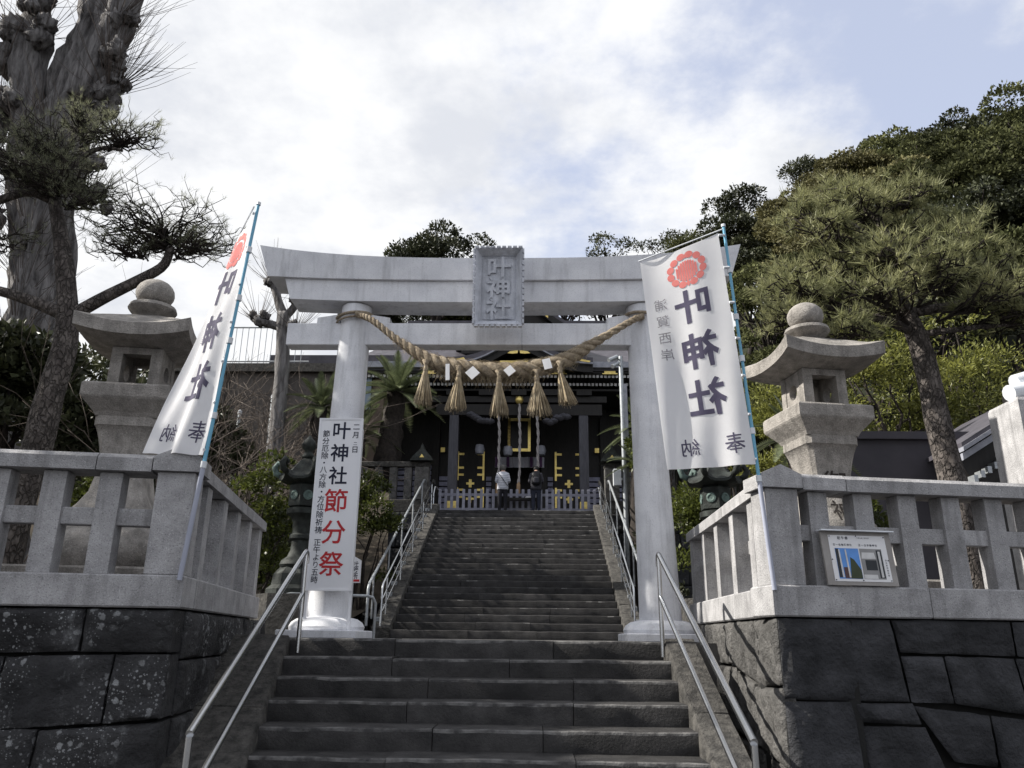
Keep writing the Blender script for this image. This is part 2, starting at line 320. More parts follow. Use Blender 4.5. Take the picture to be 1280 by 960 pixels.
# ================================================================ stairs
def step_stone(x0, x1, y, z, tread, rise, seed, nseg, wear=.012):
    mb = MB(); rings = []
    for i in range(nseg+1):
        x = x0+(x1-x0)*i/nseg; a = wear*fbm((x*1.7, seed, 0)); b = wear*.8*fbm((x*2.3, seed, 5)); ch = .018+.012*abs(fbm((x*3, seed, 9)))
        rings.append([(x, y+a+.006, z-rise-.01), (x, y+a, z-ch*1.2+b), (x, y+a+ch*.35, z-ch*.35+b), (x, y+a+ch*1.1, z+b), (x, y+tread+.06, z+b*.3), (x, y+tread+.06, z-rise-.01)])
    mb.sweep(rings); n = 6
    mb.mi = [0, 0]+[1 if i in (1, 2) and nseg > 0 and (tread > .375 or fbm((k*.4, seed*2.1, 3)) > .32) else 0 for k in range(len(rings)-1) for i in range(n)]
    return mb
def stairs(name, y0, z0, tread, rise, n, half, seed, nst, label):
    t = thing(name, None, None, (0, y0, z0), kind='structure'); R = random.Random(seed)
    for k in range(n):
        hl = -half if name != 'lower_stairs' else sl_edge(y0+k*tread)-.08; cuts = [hl]+[hl+(half-hl)*(j+R.uniform(-.25, .25))/nst for j in range(1, nst)]+[half]
        for j in range(nst):
            dz = R.uniform(-.006, .006); dy = R.uniform(-.012, .012)
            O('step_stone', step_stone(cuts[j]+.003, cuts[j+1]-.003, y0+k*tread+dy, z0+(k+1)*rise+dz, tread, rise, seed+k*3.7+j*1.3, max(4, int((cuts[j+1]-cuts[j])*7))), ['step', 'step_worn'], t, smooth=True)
    return t
LR, LT = .165, .38
sl_edge = lambda y: -1.85+.172*(8.2-y)      # the left edge runs parallel to the left wall
st1 = stairs('lower_stairs', 8.2-9*LT, Z1-10*LR, LT, LR, 10, 1.86, 3, 3, '')
UR, UT, UN = .1791, .3696, 23
st2 = stairs('upper_stairs', 18.3, Z1, UT, UR, UN, 2.6, 50, 3, '')
mb = MB(); mb.prism([(4.6, -.04), (8.6, 1.42), (8.6, -.04)], -1.2, 1.86, lambda t, p, q: (t, p, q)); struct(O('stair_core', mb, 'mortar', st1))
mb = MB(); mb.prism([(18.45, 1.5), (27.15, 5.5), (27.15, 1.5)], -2.6, 2.6, lambda t, p, q: (t, p, q)); O('stair_core', mb, 'mortar', st2)
# side kerbs of the lower flight (three long stones a side) and of the upper one
def kerb(parent, x0f, x1f, ya, za, yb, zb, seed, drop, n=10, lift=.05):
    mb = MB(); rings = []
    for i in range(n+1):
        s = i/n; y = ya+(yb-ya)*s; z = za+(zb-za)*s+lift; r = lambda q: .012*fbm((y*3, q, seed))
        a, b = x0f(y), x1f(y); g = .02 if a < b else -.02
        rings.append([(a+r(1), y, z-drop), (a+r(2), y, z-.03), (a+g+r(3), y, z+r(4)), ((a+b)/2, y, z+r(5)+.004), (b, y, z+r(6)), (b, y, z-drop)])
    return O('kerb_stone', mb.sweep(rings), 'kerb', parent, smooth=True)
nz1 = lambda y: Z1+(y-8.2)/LT*LR
wl = lambda y: -2.06-(y-5.93)*.173 if y > 5.93 else -2.06+(5.93-y)*.172
wr = lambda y: 2.14+max(0, y-6.4)*.005
for sgn, xf, sd in ((-1, wl, 1), (1, wr, 2)):
    cuts = [4.3, 5.55, 6.9, 8.42]
    xin = sl_edge if sgn < 0 else (lambda y: 1.85)
    for j in range(3):
        ya, yb = cuts[j]+.006, cuts[j+1]-.006
        if j == 2: kerb(st1, xin, xf, ya, nz1(ya), 8.2, nz1(8.2), sd*10+j, .45, lift=.03)
        else: kerb(st1, xin, xf, ya, nz1(ya), yb, nz1(yb), sd*10+j, .45, lift=.03)
nz2 = lambda y: Z1+UR+(y-18.3)/UT*UR
for sgn in (-1, 1):
    cuts = [18.25+8.6*j/7 for j in range(8)]
    for j in range(7):
        kerb(st2, lambda y: sgn*2.61, lambda y: sgn*3.02, cuts[j]+.01, nz2(cuts[j]+.01), cuts[j+1]-.01, nz2(cuts[j+1]-.01), sgn*5+j, .6, 6, .06)
mb = MB(); mb.prism([(4.3, -.04), (8.62, -.04), (8.62, nz1(8.62)-.85), (4.3, max(-.03, nz1(4.3)-.85))], 2.12, 2.5, lambda t, p, q: (t, p, q)); struct(O('side_gutter', mb, 'earth'))
# ================================================================ rough stone retaining walls
SG = [0, .02, .06, .12, .19, .27, .35, .43, .5, .57, .65, .73, .81, .88, .94, .98, 1]
def stone(fr, q, seed, parent, m, dep=.2, bulge=.03, rough=.022, gap=.009):
    (a, b, c, d) = q; cu = sum(p[0] for p in q)/4; cz = sum(p[1] for p in q)/4
    W_, H_ = max(p[0] for p in q)-min(p[0] for p in q), max(p[1] for p in q)-min(p[1] for p in q)
    sh = lambda p: (p[0]-(gap if p[0] > cu else -gap), p[1]-(gap if p[1] > cz else -gap))
    a, b, c, d = map(sh, (a, b, c, d)); n = len(SG); vs = []; tl = random.Random(seed); tx, tz = tl.uniform(-.03, .03), tl.uniform(-.03, .03)
    for t in SG:
        for s in SG:
            u = (a[0]*(1-s)+b[0]*s)*(1-t)+(d[0]*(1-s)+c[0]*s)*t; z = (a[1]*(1-s)+b[1]*s)*(1-t)+(d[1]*(1-s)+c[1]*s)*t
            e = min(s*W_, (1-s)*W_, t*H_, (1-t)*H_); rd = bulge*(1-math.exp(-e/.025))
            k = min(1, e/.03)
            nz_ = rough*(fbm((u*2.6, z*2.6, seed*3.1))+.7*fbm((u*8, z*8, seed), 3)+.5*abs(fbm((u*17+seed, z*12, 4), 2)))*k+(tx*(s-.5)+tz*(t-.5))*k
            ed = .008*fbm((u*7, z*7, seed+9))
            vs.append(fr(u+(ed if 0 < t < 1 else 0), -(rd+nz_), z+(ed if 0 < s < 1 else 0)))
    fs = [(j*n+i, j*n+i+1, (j+1)*n+i+1, (j+1)*n+i) for j in range(n-1) for i in range(n-1)]
    ring = [i for i in range(n)]+[j*n+n-1 for j in range(1, n)]+[(n-1)*n+i for i in range(n-2, -1, -1)]+[j*n for j in range(n-2, 0, -1)]
    cor = [0, n-1, n*n-1, n*(n-1)]; bk = len(vs); q2 = (a, b, c, d)
    vs += [fr(p[0], dep, p[1]) for p in q2]
    rp = {cor[0]: bk, cor[1]: bk+1, cor[2]: bk+2, cor[3]: bk+3}
    idx = [ring.index(x) for x in cor]
    for k in range(4):
        i0 = idx[k]; i1 = idx[(k+1) % 4] if k < 3 else len(ring); seg = [ring[i % len(ring)] for i in range(i0, i1+1)]
        fs.append(tuple(seg)+(rp[cor[(k+1) % 4]], rp[cor[k]]))
    fs.append((bk+3, bk+2, bk+1, bk))
    mb = MB(); mb.add(vs, fs); return O('stone', mb, m, parent, smooth=True)
Q = lambda u0, u1, z0, z1, j=(0,)*8: [(u0+j[0], z0+j[1]), (u1+j[2], z0+j[3]), (u1+j[4], z1+j[5]), (u0+j[6], z1+j[7])]
def rows(seed, z_lines, u0, u1, wmin, wmax, slope=.03):
    R = random.Random(seed); out = []
    for k in range(len(z_lines)-1):
        z0, z1 = z_lines[k], z_lines[k+1]; u = u0
        while u < u1-.05:
            w = R.uniform(wmin, wmax); v = min(u1, u+w)
            if u1-v < wmin*.6: v = u1
            out.append((u, v, z0, z1)); u = v
    return out
wallL = thing('retaining_wall', 'dark lichen-spotted stone block wall under the left stone balustrade', 'wall', (CL[0], CL[1], 0))
mb = MB(); mb.box(.1, 8, .1, .6, -.04, 1.79, LF); mb.box(.1, 4.2, .1, .6, -.04, 1.79, LS); O('wall_core', mb, 'mortar', wallL)
lay = [Q(0, .62, 1.47, 1.80, (0, .02, .0, .02, .0, 0, 0, 0)), Q(.62, 1.45, 1.47, 1.80, (0, .02, .02, .0, 0, 0, .0, 0)), Q(1.45, 2.5, 1.47, 1.80, (.02, 0, 0, 0, 0, 0, 0, 0)),
       Q(0, .38, 1.02, 1.49, (0, .03, .02, 0, 0, 0, 0, 0)), Q(.38, 1.12, .98, 1.49, (.02, .04, .03, 0, -.02, -.02, 0, 0)), Q(1.12, 1.75, 1.03, 1.47, (.03, -.03, 0, 0, 0, 0, -.02, 0)), Q(1.75, 2.6, 1.03, 1.47),
       Q(0, .82, .45, 1.02, (0, 0, .02, .02, -.02, -.03, 0, .02)), Q(.82, 1.5, .42, 1.0, (.02, 0, .0, 0, .02, 0, -.02, 0)), Q(1.5, 2.2, .4, 1.03, (0, 0, 0, 0, .02, 0, .02, -.03)), Q(2.2, 3., .4, 1.03, (0, 0, 0, 0, 0, 0, .02, 0)),
       Q(2.5, 3.6, 1.47, 1.80), Q(2.6, 3.6, 1.03, 1.47), Q(0, .7, -.04, .44), Q(.7, 1.7, -.04, .42), Q(1.7, 2.9, -.04, .4), Q(3., 3.9, .4, 1.03), Q(2.9, 3.9, -.04, .4)]
for i, q in enumerate(lay): stone(LF, q, i+1, wallL, 'wall_dark', dep=.28, rough=.032)
zsL = [-.04, .5, 1.04, 1.44, 1.80]
for i, (u, v, z0, z1) in enumerate(rows(4, zsL, .285, 4.3, .35, .8)):
    stone(LS, Q(u, v, z0, z1, [rng.uniform(-.02, .02) if .3 < u else 0, 0]+[0]*6), 60+i, wallL, 'wall_dark', rough=.02)
wallR = thing('retaining_wall', 'dark rough-hewn stone wall under the right balustrade, its stair side sunlit', 'wall', (CR[0], CR[1], 0))
mb = MB(); mb.box(.1, 8, .1, .6, -.04, 1.79, RF); mb.box(.1, 4.2, .1, .6, -.04, 1.79, RS); O('wall_core', mb, 'mortar', wallR)
lay = [Q(0, .97, 1.2, 1.80, (0, 0, .06, -.02, -.02, 0, 0, 0)), Q(.97, 2.0, 1.52, 1.80, (.02, .02, 0, 0, 0, 0, -.02, 0)), Q(2.0, 3.1, 1.5, 1.80, (0, .02, 0, 0, 0, 0, 0, 0)),
       Q(1.0, 1.36, 1.2, 1.53, (.03, -.02, .04, -.03, 0, .0, -.01, 0)), Q(1.36, 1.98, 1.12, 1.52, (.04, .05, .06, -.04, 0, 0, 0, .01)), Q(1.98, 2.7, 1.06, 1.5, (.06, .02, 0, 0, 0, 0, 0, .02)),
       Q(0, .56, .56, 1.2, (0, 0, .05, .0, 0, 0, 0, 0)), Q(.56, 1.1, 1.04, 1.19, (.01, .0, .0, -.02, -.05, 0, 0, 0)), Q(.61, 1.2, .5, 1.03, (.02, 0, .14, .0, -.07, -.01, -.03, 0)),
       Q(1.12, 1.66, .76, 1.17, (.2, .0, .02, -.04, .02, -.07, -.08, 0)), Q(1.68, 2.1, .66, 1.08, (.02, 0, 0, -.02, -.05, -.02, .0, .02)), Q(2.1, 2.8, .62, 1.07, (0, 0, 0, 0, 0, 0, -.04, -.02)),
       Q(0, .62, -.04, .56), Q(.62, 1.3, -.04, .49, (0, 0, 0, 0, .05, 0, 0, 0)), Q(1.35, 2.1, .2, .72, (0, 0, 0, 0, 0, -.06, 0, .02)), Q(2.1, 2.9, .1, .63), Q(1.3, 2.1, -.04, .2), Q(2.7, 3.6, 1.05, 1.5), Q(2.8, 3.7, .6, 1.06), Q(3.1, 3.9, 1.5, 1.8), Q(2.1, 2.9, -.04, .1)]
for i, q in enumerate(lay): stone(RF, q, i+101, wallR, 'wall_plain', dep=.0 if q[0][0] > .01 else .02, rough=.026, bulge=.022)
lay = [Q(.0, .72, 1.3, 1.80, (0, 0, .02, -.05, 0, 0, 0, 0)), Q(.72, 1.55, 1.38, 1.80, (.02, -.1, 0, 0, 0, 0, 0, 0)), Q(1.55, 2.6, 1.4, 1.80), Q(2.6, 4.2, 1.4, 1.8),
       Q(.0, .85, .72, 1.29, (0, 0, -.1, .04, 0, -.03, 0, 0)), Q(.85, 1.5, .8, 1.36, (-.08, -.02, 0, 0, 0, 0, .02, -.08)), Q(1.5, 2.6, .8, 1.39), Q(2.6, 4.2, .8, 1.39), Q(0, .8, .1, .72, (0, 0, 0, 0, -.05, .03, 0, 0)), Q(.8, 1.6, .1, .78), Q(1.6, 3, .1, .78), Q(0, 1, -.04, .1)]
for i, q in enumerate(lay): stone(RS, q, i+201, wallR, 'wall_pale', dep=.09, rough=.03, bulge=.024)
# ================================================================ granite balustrades on the walls
def balustrade(label, F, Sd, nf, lf, ls, seed, post0):
    t = thing('stone_balustrade', label, 'balustrade', tuple(F(0, 0, ZL0)))
    R = random.Random(seed)
    # ledge stones, set 2 cm proud of the wall
    def ledge(fr, cuts, w0=-.035):
        for a, b in zip(cuts, cuts[1:]):
            mb = MB(); mb.box(a+.003, b-.003, w0, .36, ZL0+.004, ZL1+R.uniform(-.003, .003), fr, bev=.012); O('base_stone', mb, 'granite', t)
    ledge(F, [-.035, 1.3, 2.75, 4.2]); ledge(Sd, [.365, 1.0 if seed == 1 else 1.25, 2.6, ls])
    zt = 2.93
    # corner post with a low pointed cap
    mb = MB(); mb.box(-.005, .27, .0, .27, ZL1, zt-.12, F, bev=.008); O('corner_post', mb, 'granite', t)
    mb = MB(); c = F(.13, .135, 0); sec = [(-.175, 0), (.175, 0), (.175, .11), (0, .19), (-.175, .11)]
    mb.prism(sec, -.04, .31, lambda q, p, z: F(p+.13, q, zt-.118+z)); O('cap_stone', mb, 'granite', t)
    def post(fr, u, w=.165, d=.16, w0=.05):
        mb = MB(); mb.box(u-w/2, u+w/2, w0, w0+d, ZL1, zt-.13, fr, bev=.006); O('post', mb, 'granite', t)
    for k in range(nf): post(F, post0+k*.4)
    us = [.62+k*(ls-.62-.12)/4 for k in range(5)]
    for k, u in enumerate(us): post(Sd, u, .17 if k < 4 else .2, .25, .01)
    # mid rail pieces between the posts
    def rails(fr, pts, w0=.08):
        for a, b in zip(pts, pts[1:]):
            mb = MB(); mb.box(a+.08, b-.08, w0, w0+.1, 2.4, 2.53, fr, bev=.006); O('rail', mb, 'granite', t)
    rails(F, [.17]+[post0+k*.4 for k in range(nf)]); rails(Sd, [.17]+us, .14)
    # coping stones
    sec = [(-.02, 0), (.29, 0), (.29, .1), (.25, .135), (.02, .135), (-.02, .1)]
    def coping(fr, cuts):
        for a, b in zip(cuts, cuts[1:]):
            mb = MB(); dz = R.uniform(-.004, .004); mb.prism(sec, a+.004, b-.004, lambda q, p, z: fr(q, p, zt-.128+z+dz)); O('coping_stone', mb, 'granite', t)
    coping(F, [.315, .72 if seed == 1 else .7, 2.1 if seed == 1 else 2.55, 3.4, 4.4]); coping(Sd, [.33, 1.6, ls-.9, ls+.06])
    return t
balL = balustrade('granite post balustrade on the dark lichened wall, left of the stairs', LF, LS, 9, 4, 3.5, 1, .62)
balR = balustrade('granite post balustrade right of the stairs, carrying the framed notice', RF, RS, 9, 4, 3.7, 2, .47)
# ================================================================ stone lanterns
def stone_lantern(label, x, y, rot):
    t = thing('stone_lantern', label, 'stone lantern', (x, y, 2.0), 'stone lanterns behind the balustrades')
    c, s = math.cos(rot), math.sin(rot)
    fr = lambda a, b, z: Vector((x+a*c-b*s, y+a*s+b*c, z))
    def sqsec(prof):
        mb = MB(); mb.sweep([[fr(-r, -r, z), fr(r, -r, z), fr(r, r, z), fr(-r, r, z)] for r, z in prof]); return mb
    mb = MB(); mb.box(-.75, .75, -.75, .75, 1.98, 2.2, fr, bev=.02); O('plinth', mb, 'granite_old', t)
    mb = MB(); mb.lathe([(.66, 2.2), (.7, 2.3), (.68, 2.42), (.58, 2.54), (.44, 2.62), (.42, 2.66)], 28, (x, y, 0)); O('lotus_base', mb, 'granite_old', t, smooth=True)
    mb = MB(); rings = []
    for r, z in [(.36, 2.66), (.36, 2.76), (.32, 2.82), (.255, 2.95), (.22, 3.15), (.215, 3.3), (.235, 3.42), (.26, 3.53), (.285, 3.6), (.295, 3.61), (.295, 3.7)]:
        k = r*.16; rings.append([fr(a*r, b*r, z) for a, b in ((-1+.16, -1), (1-.16, -1), (1, -1+.16), (1, 1-.16), (1-.16, 1), (-1+.16, 1), (-1, 1-.16), (-1, -1+.16))])
    mb.sweep(rings); sh = O('shaft', mb, 'granite_old', t, smooth=True)
    mb = MB(); chars(mb, '御', 0, 3.2, .27, lambda u, v, d: fr(u, -.222-(v-3.3)**2*(.5 if v < 3.2 else 1.1)-.012, v), bold=.01, grid=.05); chars(mb, '神', 0, 2.9, .24, lambda u, v, d: fr(u, -.228-max(0, 3.12-v)**2*1.3-.018, v), bold=.01, grid=.05)
    O('carved_character', mb, 'bark_dark', sh, recalc=False)
    O('platform', sqsec([(.29, 3.7), (.31, 3.74), (.36, 3.8), (.41, 3.86), (.42, 3.88), (.42, 4.0), (.405, 4.02), (.28, 4.03)]), 'granite_old', t)
    # fire box: four corner posts, sills and lintel, round side holes
    z0, z1, r = 4.03, 4.45, .25
    mb = MB()
    for a in (-1, 1):
        mb.box(-r, r, a*(r-.05)-.05, a*(r-.05)+.05, z0, z0+.03, fr); mb.box(-r, r, a*(r-.05)-.05, a*(r-.05)+.05, z1-.07, z1, fr)
        for b in (-1, 1): mb.box(a*(r-.055)-.055, a*(r-.055)+.055, b*(r-.05)-.05, b*(r-.05)+.05, z0+.03, z1-.07, fr)
    # side walls with a round hole
    for a in (-1, 1):
        n = 20; zc = (z0+z1)/2; hw, hh = r-.1, (z1-z0)/2
        out = []; inn = []
        for k in range(n):
            an = 2*PI*k/n; ca, sa = math.cos(an), math.sin(an); m_ = min(hw/abs(ca) if abs(ca) > 1e-6 else 9, hh/abs(sa) if abs(sa) > 1e-6 else 9)
            out.append((ca*m_, zc+sa*m_)); inn.append((ca*.085, zc+sa*.085))
        vs = [fr(a*r*.97, p, z) for p, z in out]+[fr(a*r*.97, p, z) for p, z in inn]+[fr(a*(r-.09), p, z) for p, z in inn]+[fr(a*(r-.09), p, z) for p, z in out]
        fs = []
        for k in range(n):
            k2 = (k+1) % n; fs += [(k, k2, n+k2, n+k), (n+k, n+k2, 2*n+k2, 2*n+k), (2*n+k, 2*n+k2, 3*n+k2, 3*n+k)]
        mb.add(vs, fs)
    O('fire_box', mb, 'granite_old', t)
    # roof: square plan with upturned corners
    mb = MB(); rings = []
    def ring(rr, z, lift, n=8):
        pts = []
        for side in range(4):
            for k in range(n):
                q = -1+2*k/n; l = lift*abs(q)**2.2; a, b = (q*rr, -rr) if side == 0 else (rr, q*rr) if side == 1 else (-q*rr, rr) if side == 2 else (-rr, -q*rr)
                e = 1+.05*abs(q)**3*(lift > 0); pts.append(fr(a*e, b*e, z+l))
        return pts
    rings = [ring(.22, 4.452, 0), ring(.34, 4.47, .005), ring(.53, 4.5, .065), ring(.535, 4.625, .08), ring(.42, 4.69, .035), ring(.3, 4.77, .015), ring(.21, 4.83, 0), ring(.13, 4.87, 0)]
    mb.sweep(rings); O('roof', mb, 'granite_old', t, smooth=True)
    mb = MB(); mb.lathe([(.13, 4.865), (.15, 4.9), (.22, 4.93), (.25, 4.97), (.235, 5.01), (.17, 5.035), (.14, 5.045)], 24, (x, y, 0)); O('finial_ring', mb, 'granite_old', t, smooth=True)
    mb = MB(); mb.lathe([(.12, 5.04)]+[(.2*math.cos(a), 5.165+.165*math.sin(a)) for a in [math.radians(d) for d in range(-48, 80, 16)]]+[(.03, 5.33), (.01, 5.345)], 24, (x, y, 0)); O('finial_ball', mb, 'granite_old', t, smooth='all')
    return t
stone_lantern('tall stone lantern in half shade beside the pine, behind the left balustrade', -3.58, 7.82, math.radians(9.8))
stone_lantern('tall stone lantern with sunlit left faces behind the right balustrade', 3.68, 8.45, math.radians(9.8))
# ================================================================ torii
TX, TY = .09, 9.85
tor = thing('torii_gate', 'pale grey stone torii gate spanning the foot of the upper stairs', 'torii', (TX, TY, Z1))
for sg in (-1, 1):
    mb = MB(); mb.box(TX+sg*2.0-.46, TX+sg*2.0+.46, TY-.5, TY+.5, Z1-.002, Z1+.09, bev=.01); sb = O('base_slab', mb, 'torii', tor)
    mb = MB(); mb.lathe([(.44, .09), (.45, .13), (.42, .18), (.36, .22), (.27, .24)], 32, (TX+sg*2.0, TY, Z1)); O('base_dome', mb, 'torii', tor, smooth=True)
    mb = MB(); rings = []
    for k in range(9):
        s = k/8; cx = TX+sg*(2.0-.075*s); r = .252-.05*s-.008*math.sin(s*PI); z = Z1+.23+s*(5.875-Z1-.23)
        rings.append([(cx+r*math.cos(a), TY+r*math.sin(a), z) for a in [2*PI*i/40 for i in range(40)]])
    mb.sweep(rings); O('column', mb, 'torii', tor, smooth=True)
    for q in (-1, 1):
        x0 = TX+sg*1.94+q*.19; x1 = x0+q*.3; mb = MB()
        mb.prism([(min(x0, x1), 5.622), (max(x0, x1), 5.622), (max(x0, x1), 5.7), (min(x0, x1), 5.7)], TY-.1, TY+.1, lambda t_, p, z: (p, t_, z+(.05*(1-abs(p-x0)/.3) if z > 5.65 else 0))); O('wedge', mb, 'torii', tor)
mb = MB(); mb.box(TX-2.82, TX+.32, TY-.11, TY+.11, 5.31, 5.62, bev=.008); O('tie_beam', mb, 'torii', tor)
mb = MB(); mb.box(TX+.324, TX+2.82, TY-.11, TY+.11, 5.31, 5.62, bev=.008); O('tie_beam', mb, 'torii', tor)
mb = MB(); mb.box(TX-.14, TX+.14, TY-.105, TY+.105, 5.622, 5.87); O('strut', mb, 'torii', tor)
def beam(z0, z1, half0, half1, d0, d1, curve, top_rise=0, ridge=0):
    mb = MB(); rings = []; n = 36
    for k in range(n+1):
        s = -1+2*k/n; q = curve*abs(s)**2.6; e = top_rise*abs(s)**3
        xb, xt = TX+s*half0, TX+s*half1
        rings.append([(xb, TY-d0, z0+q), (xb, TY+d0, z0+q), (xt, TY+d1, z1+q+e), (xt, TY, z1+q+e+ridge), (xt, TY-d1, z1+q+e)])
    return mb.sweep(rings)
O('lintel', beam(5.872, 6.165, 2.79, 2.88, .23, .24, .05), 'torii', tor, smooth=True)
O('top_lintel', beam(6.169, 6.47, 3.1, 3.24, .29, .33, .06, .14, .05), 'torii', tor, smooth=True)
# name plaque, leaning forward
pc = Vector((TX+.02, 9.4, 5.97)); pv = .88; ta = math.radians(7)
pf = lambda u, v, d: pc+Vector((u*.91, -d*math.cos(ta)-v*pv*math.sin(ta), v*pv*math.cos(ta)-d*math.sin(ta)))
mb = MB(); mb.box(-.27, .27, -.53, .53, -.05, .0, lambda u, v, d: pf(u, v, d)); pl = O('plaque', mb, 'plaque', tor)
for (sec, a, b, hor) in (([(.27, -.04), (.35, .09), (.33, .11), (.25, .012)], -.585, .585, 0), ([(-.27, -.04), (-.35, .09), (-.33, .11), (-.25, .012)], -.585, .585, 0), ([(.52, -.04), (.6, .09), (.58, .11), (.5, .012)], -.35, .35, 1), ([(-.52, -.04), (-.6, .09), (-.58, .11), (-.5, .012)], -.35, .35, 1)):
    mb = MB(); ins = lambda t_, p: t_*(1 if abs(p) > (.55 if hor else .3) else .9)
    mb.prism(sec, a, b, (lambda t_, p, d: pf(ins(t_, p)*1.0, p, d)) if hor else (lambda t_, p, d: pf(p, ins(t_, p), d)))
    # notched outer rim
    n = 9 if hor else 13; sg = 1 if sec[0][0] > 0 else -1
    for k in range(n):
        c = a+(b-a)*(k+.5)/n; w = (b-a)/n*.36; e = sec[1][0]
        lo, hi = min(e-.012*sg, e+.016*sg), max(e-.012*sg, e+.016*sg)
        if hor: mb.box(c-w, c+w, lo, hi, .045, .118, lambda u, v, d: pf(u, v, d))
        else: mb.box(lo, hi, c-w, c+w, .045, .118, lambda u, v, d: pf(u, v, d))
    O('plaque_frame', mb, 'plaque', pl)
mb = MB()
for (x0, x1, y0, y1) in ((-.22, .22, .475, .483), (-.22, .22, -.483, -.475), (-.228, -.22, -.475, .475), (.22, .228, -.475, .475)): mb.box(x0, x1, y0, y1, .001, .012, lambda u, v, d: pf(u, v, d))
O('border_moulding', mb, 'plaque', pl)
for k, ch in enumerate('叶神社'):
    mb = MB(); chars(mb, ch, 0, .31-k*.315, .36, lambda u, v, d: pf(u, v, d+.012), bold=.022, ext=.035); O('raised_character', mb, 'plaque', pl, recalc=False)
# ================================================================ sacred straw rope on the torii
def smooth_path(pts, n):
    P = [Vector(p) for p in pts]; P = [P[0]*2-P[1]]+P+[P[-1]*2-P[-2]]; out = []; m = len(P)-3
    for i in range(n+1):
        t = i/n*m; k = min(int(t), m-1); u = t-k; a, b, c, d = P[k:k+4]
        out.append(.5*((2*b)+(c-a)*u+(2*a-5*b+4*c-d)*u*u+(3*b-a-3*c+d)*u**3))
    return out
RP = smooth_path([(-1.78, 9.6, 5.69), (-1.55, 9.52, 5.57), (-1.16, 9.46, 5.25), (-.73, 9.42, 4.97), (-.3, 9.4, 4.86), (.29, 9.4, 4.83), (.9, 9.4, 4.95), (1.32, 9.46, 5.22), (1.84, 9.54, 5.57), (2.0, 9.62, 5.67)], 160)
rope = thing('sacred_rope', 'thick twisted straw rope with tassels hanging across the torii', 'rope', tuple(RP[80]))
def rope_r(s): return .03+.066*math.exp(-((s-.52)/.25)**4)*1.0+.012
NS = len(RP); off = []
for i, p in enumerate(RP):
    t = (RP[min(i+1, NS-1)]-RP[max(i-1, 0)]).normalized(); a = t.cross(Vector((0, 1, 0))).normalized(); off.append((a, t.cross(a)))
ph = 0; phs = []
for i in range(NS):
    ph += 1.05/ (rope_r(i/(NS-1))*2.6+.1)*.031*2.2; phs.append(ph)
for k in range(3):
    path = []; rad = []
    for i, p in enumerate(RP):
        R_ = rope_r(i/(NS-1)); a, b = off[i]; an = phs[i]*2.0+k*2*PI/3; path.append(p+(a*math.cos(an)+b*math.sin(an))*R_*.52); rad.append(R_*.58)
    mb = MB(); mb.tube(path, rad, 9); O('rope_strand', mb, 'rope', rope, smooth='all')
for sg in (-1, 1):
    mb = MB(); cx = TX+sg*1.94
    for q in range(2 if sg < 0 else 1):
        mb.tube([(cx+.245*math.cos(a), TY+.245*math.sin(a), 5.72-.06*q+.03*math.cos(a)*sg*-1) for a in [2*PI*i/32 for i in range(33)]], .022-.008*q, 7)
    O('rope_loop', mb, 'rope', rope, smooth='all')
def straws(n, fn, rs, w=.004):
    V = []; F = []
    for i in range(n):
        path = fn(i, rs); b = len(V); m = len(path)
        for j, p in enumerate(path):
            ww = w*(1 if j < m-1 else .5); V += [(p[0]-ww, p[1], p[2]), (p[0]+ww*.5, p[1]+ww, p[2]), (p[0]+ww*.5, p[1]-ww, p[2])]
        for j in range(m-1):
            for k in range(3): F.append((b+j*3+k, b+j*3+(k+1) % 3, b+j*3+3+(k+1) % 3, b+j*3+3+k))
    return np.array(V), np.array(F)
rs = random.Random(5)
def fuzz(i, r):
    s = min(.97, max(.03, r.gauss(.52, .2))); k = int(s*(NS-1)); p = RP[k]; a, b = off[k]; an = r.uniform(0, 2*PI); R_ = rope_r(s)
    o = a*math.cos(an)+b*math.sin(an); t = (RP[min(k+1, NS-1)]-RP[max(k-1, 0)]).normalized()*(1 if r.random() < .5 else -1)
    q = p+o*R_*.95; l = r.uniform(.03, .13)*(R_/.1+.1); return [q, q+t*l*.6+o*l*.25, q+t*l+o*l*.45+Vector((0, 0, -l*.35))]
V, F = straws(1500, fuzz, rs, .0022); o = fast('straw_fibres', V-np.array(BASE[rope.name]), F, 'straw', rope); o['kind'] = 'stuff'
def whisk(i, r):     # loose straw hanging under the belly
    s = r.uniform(.36, .62); k = int(s*(NS-1)); p = RP[k]+Vector((r.gauss(0, .01), r.uniform(-.06, .06), -rope_r(s)*.8)); l = abs(r.gauss(.06, .04))+.02; d = r.gauss(0, .35)
    return [p, p+Vector((d*l*.5, 0, -l*.6)), p+Vector((d*l, r.gauss(0, .02), -l))]
V, F = straws(420, whisk, rs, .0025); o = fast('straw_fibres', V-np.array(BASE[rope.name]), F, 'straw', rope); o['kind'] = 'stuff'
